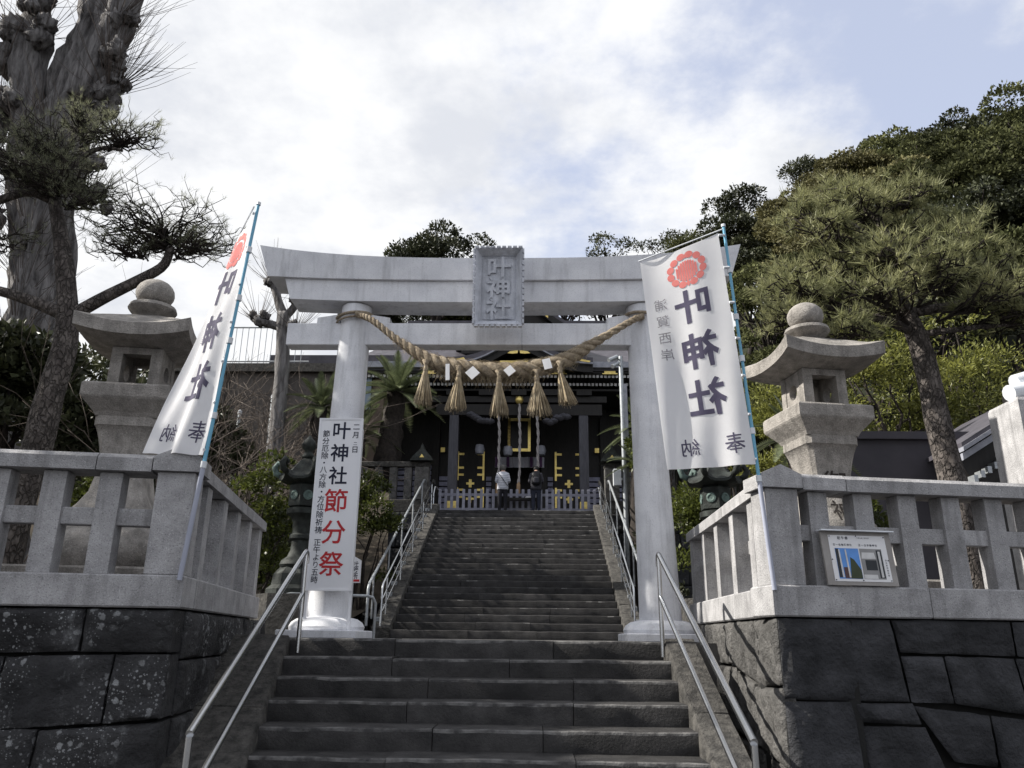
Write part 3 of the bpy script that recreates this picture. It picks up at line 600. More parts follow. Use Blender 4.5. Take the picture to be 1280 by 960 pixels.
for k, (x0, z0, x1, z1, sp) in enumerate([(-.78, 4.86, -.80, 4.40, .085), (-.36, 4.78, -.39, 4.33, .095), (.135, 4.72, .145, 4.27, .085), (.605, 4.73, .64, 4.27, .11), (.885, 4.84, .99, 4.40, .085)]):
    def ts(i, r, x0=x0, z0=z0, x1=x1, z1=z1, sp=sp):
        an = r.uniform(0, 2*PI); q = math.sqrt(r.random()); dx, dy = math.cos(an)*q, math.sin(an)*q; ln = r.uniform(.96, 1.13)+(.1 if r.random() < .05 else 0)
        return [Vector((x0+dx*.022, 9.3+dy*.022, z0)), Vector((x0+dx*.028+(x1-x0)*.18, 9.3+dy*.028, z0+(z1-z0)*.18)), Vector((x0+(x1-x0)*.55+dx*sp*.8, 9.3+dy*sp*.6, z0+(z1-z0)*.55)), Vector((x0+(x1-x0)*ln+dx*sp*1.45, 9.3+dy*sp*.8, z0+(z1-z0)*ln))]
    V, F = straws(300, ts, rs, .005); t_ = fast('tassel', V-np.array(BASE[rope.name]), F, 'straw', rope)
    mb = MB(); mb.lathe([(.022, 0), (.033, .01), (.03, .05), (.024, .06), (.026, .1), (.05, .16)], 12, (x0+(x1-x0)*.12, 9.3, z0+(z1-z0)*.18)); O('tassel_binding', mb, 'rope', t_, smooth='all')
for k, (x, z, w, h, an) in enumerate([(-.5, 4.76, .05, .22, .05), (-.19, 4.75, .13, .13, .75), (.27, 4.78, .11, .11, .7), (.735, 4.87, .1, .14, .25)]):
    mb = MB(); c, s = math.cos(an), math.sin(an); fr = lambda u, v, d: Vector((x+u*c-v*s, 9.235+d+.3*u*u+.1*v, z+u*s+v*c)); n = 4
    vs = [fr(-w/2+w*i/n, -h/2+h*j/n, 0) for j in range(n+1) for i in range(n+1)]; vs2 = [fr(-w/2+w*i/n, -h/2+h*j/n, .002) for j in range(n+1) for i in range(n+1)]; m_ = n+1
    fs = [(j*m_+i, j*m_+i+1, (j+1)*m_+i+1, (j+1)*m_+i) for j in range(n) for i in range(n)]; mb.add(vs, fs); mb.add(vs2, [f[::-1] for f in fs])
    O('paper_strip', mb, 'paper', rope, recalc=False)
# ================================================================ banners on poles
def banner(label, pb, pt, TL, TR, BL, BR, fold, seed, nchar, flip):
    pb, pt, TL, TR, BL, BR = map(Vector, (pb, pt, TL, TR, BL, BR))
    t = thing('festival_banner', label, 'banner', tuple(pb), 'banners tied to the balustrade corners')
    d = (pt-pb); q = pb+d*.27
    mb = MB(); mb.tube([pb, q], .019, 10); O('pole_lower', mb, 'pole_grey', t, smooth=True)
    mb = MB(); mb.tube([q, pb+d*.5], .0155, 10); mb.tube([pb+d*.5, pt], .013, 10); po = O('pole_upper', mb, 'pole_blue', t, smooth=True)
    for s in (.275, .4, .6, .72, .86): mb = MB(); mb.tube([pb+d*(s-.008), pb+d*(s+.008)], .024, 10); O('pole_clip', mb, 'plastic_white', po, smooth=True)
    mb = MB(); mb.tube([pt-d*.004, pt+d*.004], .02, 8); O('pole_tip', mb, 'plastic_white', po, smooth=True)
    ex = (TR-TL); nrm = (TR-TL).cross(BL-TL).normalized()
    if nrm.dot(EYE-TL) < 0: nrm = -nrm
    wd = .72; ht = 2.05
    def surf(u, v, d_):              # u 0..1 from free edge to pole, v 0..1 from bottom to top
        p = (BL*(1-u)+BR*u)*(1-v)+(TL*(1-u)+TR*u)*v
        k = fold*(1-u*.75)*math.sin(u*7.5+v*2.2+seed)+fold*.5*math.sin(u*15-v*5+seed*2)*(1-v)+fold*.35*math.sin(v*9+u*4)
        p = p+nrm*k
        p.z -= .03*math.sin(PI*u)*(v)*.6
        if d_:
            e = .01; a = surf(u+e, v, 0)-surf(u-e, v, 0); b = surf(u, v+e, 0)-surf(u, v-e, 0); p = p+a.cross(b).normalized()*d_*sgn_
        return p
    sgn_ = 1; q_ = surf(.5, .3, 0); sgn_ = 1 if (surf(.5, .3, .01)-q_).dot(EYE-q_) > 0 else -1
    n, m_ = 28, 56; vs = []
    for d_ in (0, -.0015): vs += [surf(i/n, j/m_, d_) for j in range(m_+1) for i in range(n+1)]
    w = n+1; k = w*(m_+1); fs = [(j*w+i, j*w+i+1, (j+1)*w+i+1, (j+1)*w+i) for j in range(m_) for i in range(n)]
    fs2 = [tuple(x+k for x in f[::-1]) for f in fs]
    mb = MB(); mb.add(vs, fs+fs2); cl = O('cloth', mb, 'cloth', t, smooth='all', recalc=False)
    mb = MB(); mb.tube([TL+(TL-TR)*.02+Vector((0, 0, .02)), TR+(TR-TL)*.06+Vector((0, 0, .02))], .006, 6); O('crossbar', mb, 'plastic_white', t)
    for v in (.02, .2, .36, .52, .68, .84, .99):
        a = surf(1, v, 0); s = min(1, max(0, (a-pb).dot(d)/d.length_squared)); mb = MB(); mb.tube([a, pb+d*s+nrm*.018], .012, 6); O('tie_loop', mb, 'plastic_white', t)
    fn = lambda x, y, z: surf(x/wd, y/ht, .003)
    for i, ch in enumerate('叶神社'):
        mb = MB(); chars(mb, ch, .41, 1.47-i*.43, .34, fn, bold=.026, mirror=True, grid=.02, sx=.96); O('character', mb, 'ink', cl, recalc=False)
    mb = MB()                        # the dedication character, stroke by stroke
    def stroke(a, b, w):
        a, b = Vector((*a, 0)), Vector((*b, 0)); n_ = (b-a).orthogonal().normalized() if abs((b-a).z) > 0 else Vector((-(b-a).y, (b-a).x, 0)).normalized(); k = max(2, int((b-a).length/.025)); pp = [a.lerp(b, i/k) for i in range(k+1)]; o_ = Vector((.58, .185, 0))
        vs = [o_+q+n_*w*s for s in (-.5, .5) for q in pp]; mb.add([fn(q.x, q.y, 0) for q in vs], [(i, i+1, k+2+i, k+1+i) for i in range(k)])
    for a, b, w in (((-.06, .062), (.06, .062), .012), ((-.052, .035), (.052, .035), .012), ((-.078, .006), (.078, .006), .012), ((0, .088), (0, .012), .014), ((-.01, .005), (-.07, -.042), .014), ((.01, .005), (.075, -.04), .016), ((-.035, -.027), (.035, -.027), .011), ((-.05, -.05), (.05, -.05), .011), ((0, -.008), (0, -.088), .014)): stroke(a, b, w)
    O('character', mb, 'ink', cl, recalc=False)
    mb = MB(); chars(mb, '納', .21, .18, .165, fn, bold=.003, grid=.03, mirror=True); O('character', mb, 'ink', cl, recalc=False)
    for i, ch in enumerate('浦賀西岸'):
        mb = MB(); chars(mb, ch, .13, 1.56-i*.165, .12, fn, bold=.0, grid=.03, mirror=True); O('character', mb, 'ink_faint', cl, recalc=False)
    # red crest: wreath of leaves round a disc of stripes
    cx, cy, R_ = .4, 1.83, .165
    mb = MB()
    def blob(x, y, rx, ry, an, n=12):
        c, s = math.cos(an), math.sin(an); pts = [(cx+x+rx*math.cos(a)*c-ry*math.sin(a)*s, cy+y+rx*math.cos(a)*s+ry*math.sin(a)*c) for a in [2*PI*k/n for k in range(n)]]
        mb.add([fn(*p, 0) for p in pts], [tuple(range(n))])
    for k in range(-4, 5): x = k*.0215; h = math.sqrt(max(.001, .1**2-x*x)); mb.add([fn(cx+x-.0088, cy-.01+y, 0) for y in (-h, -h*.5, 0, h*.5, h)]+[fn(cx+x+.0088, cy-.01+y, 0) for y in (h, h*.5, 0, -h*.5, -h)], [(0, 1, 8, 9), (1, 2, 7, 8), (2, 3, 6, 7), (3, 4, 5, 6)])
    for k in range(12):
        a = math.radians(-70+k*29.1); blob(R_*.9*math.cos(a), R_*.87*math.sin(a), .037, .033, a+PI/2)
    for dx in (-.03, 0, .03): blob(dx, .135, .017, .02, 0)
    blob(0, -.135, .012, .03, 0); blob(-.03, -.14, .026, .009, .5); blob(.03, -.14, .026, .009, -.5)
    O('crest', mb, 'mon_red', cl, recalc=False)
    return t
banner('white banner on a blue pole hanging flat against the right torii column', (2.44, 6.36, 2.0), (2.27, 6.36, 5.18), (1.53, 6.5, 4.88), (2.21, 6.33, 5.09), (1.67, 6.42, 2.95), (2.37, 6.33, 2.99), .022, 1.0, 3, 0)
banner('white banner on a blue pole twisting in the wind before the left stone lantern', (-2.02, 5.86, 2.0), (-1.78, 5.86, 5.12), (-2.06, 6.12, 4.83), (-1.815, 5.84, 5.04), (-2.45, 5.88, 2.95), (-1.96, 5.84, 2.93), .03, 2.6, 3, 1)
# ================================================================ white sign boards
def signboard():
    t = thing('festival_signboard', 'tall white signboard with red and black writing against the left torii column', 'signboard', (-1.83, 9.5, Z1))
    yb = 9.5
    mb = MB(); mb.box(-2.105, -1.575, yb, yb+.025, 2.14, 4.22, bev=.003); bd = O('panel', mb, 'board', t)
    mb = MB()
    for (a, b, c, d) in ((-2.115, -2.09, 2.13, 4.23), (-1.59, -1.565, 2.13, 4.23)): mb.box(a, b, yb-.008, yb+.03, c, d)
    for (c, d) in ((2.13, 2.15), (4.21, 4.23)): mb.box(-2.089, -1.591, yb-.008, yb+.03, c, d)
    O('panel_frame', mb, 'board', bd)
    for x in (-2.1, -1.58): mb = MB(); mb.box(x-.016, x+.016, yb+.032, yb+.062, Z1, 4.1); O('leg', mb, 'board', t)
    fn = lambda u, v, d: (u, yb-.003-d, v)
    def w(s, x, z, size, m, bold, step): 
        for i, ch in enumerate(s):
            if ch == ' ': continue
            mb = MB(); chars(mb, ch, x, z-i*step, size, fn, bold=bold); O('character', mb, m, bd, recalc=False)
    w('叶神社', -1.83, 4.07, .235, 'ink_black', .016, .285)
    w('節分祭', -1.83, 3.19, .3, 'ink_red', .012, .375)
    w('節分厄除', -2.015, 4.03, .092, 'ink_black', .008, .093); w('・', -2.015, 3.66, .09, 'ink_black', .015, .1); w('八方除', -2.015, 3.575, .092, 'ink_black', .008, .093); w('・', -2.015, 3.3, .09, 'ink_black', .015, .1)
    w('方位除祈祷', -2.015, 3.21, .092, 'ink_black', .008, .093); w('正午より五時', -2.015, 2.69, .088, 'ink_black', .008, .087)
    w('二月', -1.645, 4.12, .09, 'ink_black', .012, .105); w('二', -1.645, 3.905, .05, 'ink_black', .01, .1); w('日', -1.645, 3.83, .09, 'ink_black', .012, .1)
signboard()
t = thing('direction_sign', 'small white house-shaped sign with a red bar beside the left torii column', 'sign', (-1.9, 11.0, Z1))
mb = MB(); mb.prism([(-2.02, 2.32), (-1.79, 2.32), (-1.79, 2.62), (-1.9, 2.68), (-2.02, 2.66)], 11.0, 11.02, lambda a, p, q: (p, a, q)); pn = O('panel', mb, 'board', t)
mb = MB(); mb.box(-1.915, -1.885, 11.022, 11.05, Z1, 2.5); O('post', mb, 'galv', t)
mb = MB(); chars(mb, '社務所', -1.865, 2.57, .085, lambda u, v, d: (u, 10.997, v), bold=.012, step=.08); O('lettering', mb, 'ink_black', pn, recalc=False)
mb = MB(); mb.box(-1.94, -1.8, 10.994, 10.999, 2.335, 2.365); O('red_bar', mb, 'ink_red', pn)
# ================================================================ handrails
def handrail(label, x, side, xb):
    t = thing('handrail', label, 'handrail', (x, 6.6, .9), 'stainless handrails of the lower stairs'); k = (LR/LT)
    xa = lambda y: x+(xb-x)*(8.1-y)/3.1; ra = lambda y, h: (xa(y), y, nz1(y)+h)
    yt, yb = 8.12, 4.95
    mb = MB(); top = ra(yt, .88); mb.tube([ra(yb, .88), ra(yt-.05, .88), top, (x, yt+.03, top[2]-.01), (x, yt+.05, top[2]-.05), (x, yt+.045, top[2]-.12)], .024, 12); O('top_rail', mb, 'steel', t, smooth=True)
    mb = MB(); mb.tube([ra(4.4, .46), ra(yt, .46)], .021, 12); O('lower_rail', mb, 'steel', t, smooth=True)
    for y in (yt, yb): mb = MB(); mb.tube([(xa(y), y+.002, nz1(y)-.1), (xa(y), y+.002, nz1(y)+.865)], .022, 12); O('post', mb, 'steel', t, smooth=True)
handrail('double stainless handrail along the left side of the lower stairs', -1.745, -1, -1.44)
handrail('double stainless handrail along the sunlit right side of the lower stairs', 1.83, 1, 1.83)
def upper_rail(label, x, dbl, sgn):
    t = thing('handrail', label, 'handrail', (x, 22, 3.6), 'handrails of the upper stairs'); m = 'steel' if dbl else 'galv'; r = .026 if dbl else .034
    ra = lambda y, h: (x, y, nz2(y)+h)
    mb = MB(); mb.tube([ra(18.35, .05), ra(18.35, .84), ra(18.45, .93), ra(26.7, .93), (x, 26.95, nz2(26.7)+.96), (x, 27.05, nz2(26.7)+.85)], r, 8); O('top_rail', mb, m, t, smooth=True)
    if dbl: mb = MB(); mb.tube([ra(18.4, .6), ra(26.8, .6)], .022, 8); O('lower_rail', mb, m, t, smooth=True); mb = MB(); mb.tube([ra(18.4, .32), ra(26.8, .32)], .018, 8); O('lower_rail', mb, m, t, smooth=True)
    for k in range(5): y = 18.9+k*1.85; mb = MB(); mb.tube([ra(y, -.05), ra(y, .9)], .024, 8); O('post', mb, m, t, smooth=True)
    if dbl:
        for k in range(13): y = 18.6+k*.63; mb = MB(); mb.box(x-.07+sgn*.1, x+.07+sgn*.1, y-.06, y+.06, nz2(y)-.05, nz2(y)+.13, bev=.01); O('bracket', mb, 'galv', t)
for sg, nm in ((-1, 'left'), (1, 'right')):
    upper_rail('bright stainless double handrail inside the %s edge of the upper stairs' % nm, sg*2.84, True, sg)
    upper_rail('older dull grey pipe handrail outside the %s kerb of the upper stairs' % nm, sg*3.16, False, sg)
t = thing('pipe_barrier', 'low grey pipe barrier on the landing behind the left torii column', 'barrier', (-2.6, 12, Z1))
mb = MB(); mb.tube([(-3.05, 11.6, Z1), (-3.05, 11.6, Z1+.5), (-3.0, 11.62, Z1+.58), (-2.92, 11.65, Z1+.6), (-1.9, 12.1, Z1+.6), (-1.82, 12.13, Z1+.58), (-1.78, 12.15, Z1+.5), (-1.78, 12.15, Z1)], .022, 8); O('barrier_rail', mb, 'galv', t, smooth=True)
# ================================================================ bronze lanterns
def bronze_lantern(label, x, y):
    t = thing('bronze_lantern', label, 'bronze lantern', (x, y, Z1), 'bronze lanterns flanking the landing')
    c = (x, y, 0); _l = MB.lathe
    mb = MB(); mb.lathe([(.62, 1.58), (.62, 2.2)], 8, c, rot=PI/8); O('stone_base', mb, 'kerb', t)
    mb = MB(); mb.lathe([(.44, 2.2), (.44, 2.28), (.37, 2.34), (.35, 2.5), (.3, 2.56), (.26, 2.6)], 8, c, rot=PI/8); O('pedestal', mb, 'bronze', t)
    mb = MB(); mb.lathe([(.26, 2.6), (.28, 2.64), (.26, 2.7), (.18, 2.76), (.14, 2.86), (.13, 3.0), (.17, 3.03), (.17, 3.08), (.13, 3.11), (.14, 3.28), (.18, 3.36), (.25, 3.4), (.25, 3.48), (.19, 3.5)], 24, c); O('shaft', mb, 'bronze', t, smooth=True)
    mb = MB(); mb.lathe([(.2, 3.5), (.24, 3.52), (.24, 3.84), (.2, 3.88)], 6, c, rot=PI/6); fb = O('fire_box', mb, 'bronze', t)
    for k in range(6):
        a = PI/3*k+PI/3; d = Vector((math.cos(a), math.sin(a), 0)); s_ = Vector((-d.y, d.x, 0)); o_ = Vector((x, y, 3.68))+d*.21
        mb = MB(); ring = lambda r, q: [o_+d*q+s_*math.cos(b)*r+Vector((0, 0, math.sin(b)*r)) for b in [2*PI*j/14 for j in range(14)]]
        mb.sweep([ring(.075, -.02), ring(.075, .012), ring(.05, .018), ring(.03, .006)]); O('rosette', mb, 'verdigris', fb)
    # six-sided roof with curled tips
    mb = MB(); rings = []; 
    for r, z, l in [(.2, 3.87, 0), (.35, 3.9, .06), (.42, 3.9, .1), (.42, 3.94, .11), (.29, 4.02, .03), (.2, 4.14, .02), (.13, 4.24, 0), (.08, 4.28, 0)]:
        pts = []
        for k in range(36):
            a = 2*PI*k/36; q = abs(((a/(PI/3)) % 1)-.5)*2; rr = r/(math.cos(((a % (PI/3))-PI/6)))*.9; pts.append((x+math.cos(a)*rr, y+math.sin(a)*rr, z+l*q**4))
        rings.append(pts)
    mb.sweep(rings); O('roof', mb, 'bronze', t, smooth=True)
    for k in range(6):
        a = PI/3*k; d = Vector((math.cos(a), math.sin(a), 0)); b = Vector((x, y, 4.0))+d*.41
        mb = MB(); mb.tube([b, b+d*.07+Vector((0, 0, .04)), b+d*.1+Vector((0, 0, .13)), b+d*.05+Vector((0, 0, .2)), b-d*.01+Vector((0, 0, .17)), b+d*.02+Vector((0, 0, .11))], [.045, .05, .05, .045, .035, .02], 8); O('curled_tip', mb, 'verdigris' if k in (3, 2) else 'bronze', t, smooth='all')
    mb = MB(); mb.lathe([(.08, 4.27), (.11, 4.31), (.07, 4.36), (.055, 4.4), (.1, 4.44), (.115, 4.5), (.09, 4.56), (.045, 4.61), (.012, 4.66)], 18, c); O('finial', mb, 'bronze', t, smooth='all')
bronze_lantern('tarnished bronze lantern on a stone base left of the white signboard', -2.98, 12.1)
bronze_lantern('tarnished bronze lantern partly hidden below the right banner', 3.36, 12.1)
# ================================================================ framed notice leaning on the right balustrade
t = thing('notice_board', 'small framed shrine notice with two photographs on the right balustrade', 'notice', tuple(RF(.75, -.03, ZL1)))
nf = lambda u, v, d: RF(.43+u, -.055-d+(v)*.12, ZL1+.008+v)
mb = MB(); mb.box(0, .6, 0, .43, -.02, .0, lambda u, v, d: nf(u, v, d)); bk = O('backing_board', mb, mat('plywood', (.33, .315, .3), (.26, .245, .235), 5), t)
mb = MB(); mb.box(-.015, .615, .425, .435, -.03, .05, lambda u, v, d: nf(u, v, d)); O('top_cover', mb, 'plastic_white', t)
def flat(name, x0, x1, y0, y1, d, m, pts=None):
    mb = MB(); pts = pts or [(x0, y0), (x1, y0), (x1, y1), (x0, y1)]; mb.add([nf(a, b, d) for a, b in pts], [tuple(range(len(pts)))]); o = O(name, mb, m, bk, recalc=False); return o
mb = MB(); mb.box(.06, .55, .03, .395, .0015, .003, lambda u, v, d: nf(u, v, d)); sh = O('notice_sheet', mb, 'paper', bk)
pm = {n: mat('print_'+n, c, tuple(x*.8 for x in c), 9, .6, 0) for n, c in dict(blue=(.12, .3, .7), dark=(.03, .035, .04), grey=(.28, .28, .28), pale=(.62, .62, .62), brown=(.09, .05, .05), hill=(.045, .06, .03)).items()}
flat('photo', .1, .3, .05, .29, .0045, pm['blue']); flat('photo', .31, .5, .05, .29, .0045, pm['grey'])
flat('photo_detail', 0, 0, 0, 0, .006, pm['hill'], [(.2, .052), (.298, .052), (.298, .12), (.25, .2), (.22, .22)]); flat('photo_detail', .15, .2, .055, .14, .0065, pm['brown']); flat('photo_detail', .102, .128, .06, .286, .006, pm['dark'])
for x in (.13, .185): flat('photo_detail', 0, 0, 0, 0, .007, pm['pale'], [(x, .06), (x+.014, .06), (x+.008, .28), (x-.004, .28)])
flat('photo_detail', .345, .44, .12, .2, .006, pm['dark']); flat('photo_detail', 0, 0, 0, 0, .0065, pm['pale'], [(.315, .21), (.44, .21), (.43, .26), (.325, .26)]); flat('photo_detail', .312, .43, .052, .085, .006, pm['pale']); flat('photo_detail', .45, .495, .06, .28, .006, pm['dark']); flat('photo_detail', .463, .482, .065, .27, .007, pm['pale'])
def wr(s, x, y, size):
    mb = MB()
    for i, ch in enumerate(s): chars(mb, ch, x+i*size*1.25, y, size, lambda u, v, d: nf(u, v, .005), bold=.015)
    O('lettering', mb, 'ink_black', sh, recalc=False)
wr('初午祭', .15, .372, .026); wr('令和七年二月六日', .31, .375, .011); wr('正一位稲荷神社', .1, .318, .019); wr('正一位宇賀神社', .32, .318, .019)
mb = MB()
for i in range(7): chars(mb, '於社務所前広場'[i], .525, .2-i*.02, .014, lambda u, v, d: nf(u, v, .005), bold=.015)
O('lettering', mb, 'ink_black', sh, recalc=False)
for (a, b) in ((.07, .04), (.07, .385), (.54, .04), (.54, .385), (.3, .04), (.3, .39), (.065, .2), (.545, .2)):
    mb = MB(); mb.lathe([(.005, 0), (.004, .005)], 8, (0, 0, 0)); mb.v = [tuple(nf(a+p[0], b+p[1], .004+p[2])) for p in mb.v]; O('pin', mb, 'ink_black', bk)
# ================================================================ shrine hall
hall = thing('shrine_hall', 'dark timber shrine hall with gold fittings at the top of the stairs', 'shrine', (0, 33, Z2))
def hb(name, m, *b, bev=0, parent=None):
    mb = MB()
    for q in b: mb.box(*q, bev=bev)
    return O(name, mb, m, parent or hall)
hb('podium', 'kerb', (-8.2, 8.2, 30.6, 46, Z2-.01, 6.35))
hb('veranda_floor', 'wood_grey', (-7.6, 7.6, 30.9, 33, 6.36, 6.5))
hb('body_wall', 'wood_dark', (-6.5, -1.1, 33.25, 44, 6.5, 12.2), (1.1, 6.5, 33.25, 44, 6.5, 12.2), (-1.1, 1.1, 34.6, 44, 6.5, 12.2), (-1.1, 1.1, 33.25, 34.6, 9.0, 12.2))
for sg in (-1, 1):
    c = hb('porch_column', 'wood_grey', (sg*2.56-.18, sg*2.56+.18, 30.1, 30.46, Z2, 10.05), bev=.02)
    hb('column_shoe', 'gold', (sg*2.56-.19, sg*2.56+.19, 30.09, 30.47, Z2+.05, Z2+.9), parent=c)
    hb('post', 'wood_dark', (sg*3.6-.15, sg*3.6+.15, 33.0, 33.24, 6.5, 11.4)); hb('post', 'wood_dark', (sg*1.05-.13, sg*1.05+.13, 33.05, 33.24, 6.5, 11.4)); hb('post', 'wood_dark', (sg*6.3-.16, sg*6.3+.16, 33.0, 33.24, 6.5, 11.4))
    # slatted shutters either side
    for k in range(9): z = 6.62+k*.23; hb('shutter_slat', 'slat', (min(sg*3.77, sg*6.1), max(sg*3.77, sg*6.1), 33.05+.0, 33.16, z, z+.17))
    for k in range(7): z = 6.62+k*.23; hb('shutter_slat', 'slat', (min(sg*1.2, sg*1.42), max(sg*1.2, sg*1.42), 33.12, 33.2, z, z+.17)); hb('shutter_slat', 'slat', (min(sg*2.75, sg*3.42), max(sg*2.75, sg*3.42), 33.12, 33.2, z, z+.17))
    # double door with gilt fittings
    x0, x1 = min(sg*1.48, sg*2.7), max(sg*1.48, sg*2.7)
    d = hb('door', 'wood_dark', (x0, x1, 33.1, 33.22, 6.55, 9.25))
    def gilt(*q): return hb('gilt_fitting', 'gold', *q, parent=d)
    for z in (6.6, 7.25, 7.55, 8.2, 8.5, 9.1):
        for xx, s_ in ((x0+.02, 1), (x1-.02, -1)):
            gilt((min(xx, xx+s_*.3), max(xx, xx+s_*.3), 33.07, 33.097, z, z+.09))
    for xx in (x0+.02, x1-.1): gilt((xx, xx+.08, 33.065, 33.09, 8.0, 9.25)); gilt((xx, xx+.08, 33.065, 33.09, 6.58, 7.7))
    xm = (x0+x1)/2
    for z in (7.05, 7.7): gilt((xm-.06, xm+.06, 33.07, 33.097, z, z+.34)); gilt((xm-.17, xm+.17, 33.064, 33.092, z+.12, z+.21))
    hb('gilt_fitting', 'gold', (sg*3.3-.09, sg*3.3+.09, 32.97, 33.0, 9.2, 9.4))
    # carved beam ends
    for k in range(7):
        mb = MB(); a = rng.uniform(0, 6); cx, cz = sg*(1.9-.13*k), 10.0-.04*k+rng.uniform(-.08, .08)
        mb.lathe([(.02, -.13), (.13, -.07), (.16, 0), (.12, .08), (.03, .13)], 8, (cx, 30.05, cz), sx=1.2); O('beam_carving', mb, 'wood_grey', hall, smooth=True)
hb('porch_beam', 'wood_dark', (-3.3, 3.3, 30.12, 30.44, 10.06, 10.5)); hb('porch_beam', 'wood_dark', (-3.5, 3.5, 30.16, 30.4, 10.6, 10.85))
for k in range(5): x = -2.6+k*1.3; hb('bracket', 'wood_dark', (x-.3, x+.3, 30.0, 30.5, 10.86, 11.1))
hb('ceiling', 'wood_dark', (-6.4, 6.4, 30.3, 33.2, 11.12, 11.2))
# framed plaque over the doorway
p_ = hb('name_plaque', 'wood_dark', (-.4, .4, 31.5, 31.56, 8.95, 10.25))
for q in ((-.47, -.36, 31.47, 31.499, 8.9, 10.3), (.36, .47, 31.47, 31.499, 8.9, 10.3), (-.355, .355, 31.47, 31.499, 8.9, 9.02), (-.355, .355, 31.47, 31.499, 10.18, 10.3)): hb('gilt_frame', mat('gilt_frame', (.4, .3, .1), (.1, .07, .03), 9, .5, .5, 12, metal=.6) if 'gf' not in M and not M.update(gf=bpy.data.materials.get('gilt_frame')) else 'gold', q, parent=p_)
# curtain in the doorway
mb = MB(); n = 24; vs = [(-1.05+2.1*i/n, 33.0+.04*math.sin(i*1.9), z) for z in (8.55, 9.0) for i in range(n+1)]; mb.add(vs, [(i, i+1, n+2+i, n+1+i) for i in range(n)]); mb.add([(x, y+.01, z) for x, y, z in vs], [(n+1+i, n+2+i, i+1, i) for i in range(n)])
cu = O('curtain', mb, mat('curtain', (.5, .5, .56), (.4, .4, .46), 3, .9, 0), hall, recalc=False)
for x in (-.98, -.5, .5, .9): hb('curtain_stripe', mat('curtain_purple', (.12, .06, .14), None, 3, .9, 0), (x-.06, x+.06, 32.93, 32.95, 8.56, 8.99), parent=cu)
for x in (-1.6, -.45, .9):
    mb = MB(); mb.lathe([(.03, -.22), (.16, -.18), (.2, 0), (.16, .18), (.03, .22)], 12, (x, 31.3, 8.85+abs(x)*.05)); O('paper_lantern', mb, 'roof_edge', hall, smooth=True)
# eaves: two rows of white-tipped rafters (too fine to pick apart singly)
for row, (y, z, sp, half) in enumerate(((29.75, 11.56, .152, 6.6), (30.25, 11.38, .152, 6.0))):
    a, b = MB(), MB(); n = int(2*half/sp)
    for k in range(n+1):
        x = -half+k*sp; a.box(x-.035, x+.035, y+.012, 33.2, z-.04, z+.05); b.box(x-.05, x+.05, y, y+.011, z-.055, z+.06)
    o = O('rafter_row', a, 'wood_dark', hall); o['kind'] = 'stuff'; o = O('rafter_tips', b, 'rafter_white', hall); o['kind'] = 'stuff'
hb('eave_board', 'wood_dark', (-6.8, -2.55, 29.62, 29.9, 11.64, 11.76), (2.55, 6.8, 29.62, 29.9, 11.64, 11.76))
hb('eave_edge', 'roof_edge', (-7, -2.5, 29.4, 29.8, 11.82, 12.06), (2.5, 7, 29.4, 29.8, 11.82, 12.06))
for x in (-3.6, -1.6, 1.6, 3.6): hb('gilt_fitting', 'gold', (x-.22, x+.22, 29.58, 29.61, 11.64, 11.77)); hb('gilt_fitting', 'gold', (x-.3, x+.3, 29.575, 29.6, 11.6, 11.635))
# curved porch gable
def bell(x): return 11.86+.86*math.exp(-(x/1.25)**2)-.05*(abs(x)/2.7)**2
xs = [-2.9+5.8*i/48 for i in range(49)]
def arc(name, m, lo, hi, y0, y1):
    mb = MB(); mb.sweep([[(x, y0, bell(x)+lo), (x, y1, bell(x)+lo), (x, y1, bell(x)+hi), (x, y0, bell(x)+hi)] for x in xs]); return O(name, mb, m, hall, smooth=True)
arc('porch_gable_roof', 'copper_roof', .1, .3, 29.05, 33.5); arc('porch_gable_edge', 'roof_edge', .02, .08, 29.0, 29.3); arc('bargeboard', 'wood_dark', -.28, .0, 29.15, 29.28)
mb = MB()
for s_ in (-1, 1):
    mb.prism([(s_*.03, 12.42), (s_*.35, 12.38), (s_*.45, 12.3), (s_*.25, 12.28), (s_*.05, 12.3)], 29.1, 29.14, lambda a, p, q: (p, a, q))
O('gilt_pendant', mb, 'gold', hall); hb('gilt_fitting', 'gold', (-.75, .75, 29.3, 29.34, 11.9, 12.06)); hb('tie_beam', 'wood_dark', (-2.5, 2.5, 29.35, 29.5, 11.7, 11.9))
for s_ in (-1, 1):
    mb = MB(); mb.prism([(s_*2.1, 12.0), (s_*2.75, 11.88), (s_*2.8, 11.94), (s_*2.15, 12.08)], 28.98, 28.999, lambda a, p, q: (p, a, q)); O('gilt_fitting', mb, 'gold', hall)
# main roof: curved slopes, ridge, front dormer gable
mb = MB(); rings = []
for k in range(11):
    s = k/10; y = 29.55+s*7.6; z = 11.95+4.75*(s**1.25); hx = 8.2-2.6*min(1, s*1.15); rings.append([(-hx, y, z), (hx, y, z), (hx, y+.01, z-.22), (-hx, y+.01, z-.22)])
mb.sweep(rings); O('roof_slope', mb, 'copper_roof', hall)
mb = MB(); rings = []
for k in range(11):
    s = k/10; y = 45-s*7.6; z = 11.95+4.75*(s**1.25); hx = 8.2-2.6*min(1, s*1.15); rings.append([(-hx, y, z), (hx, y, z), (hx, y+.01, z-.22), (-hx, y+.01, z-.22)])
mb.sweep(rings); O('roof_slope', mb, 'copper_roof', hall); hb('ridge', 'copper_roof', (-5.8, 5.8, 37.0, 37.6, 16.5, 16.95))
def gab(x): return 16.25-abs(x)*1.05+.1*x*x
xs = [-2.9+5.8*i/30 for i in range(31)]
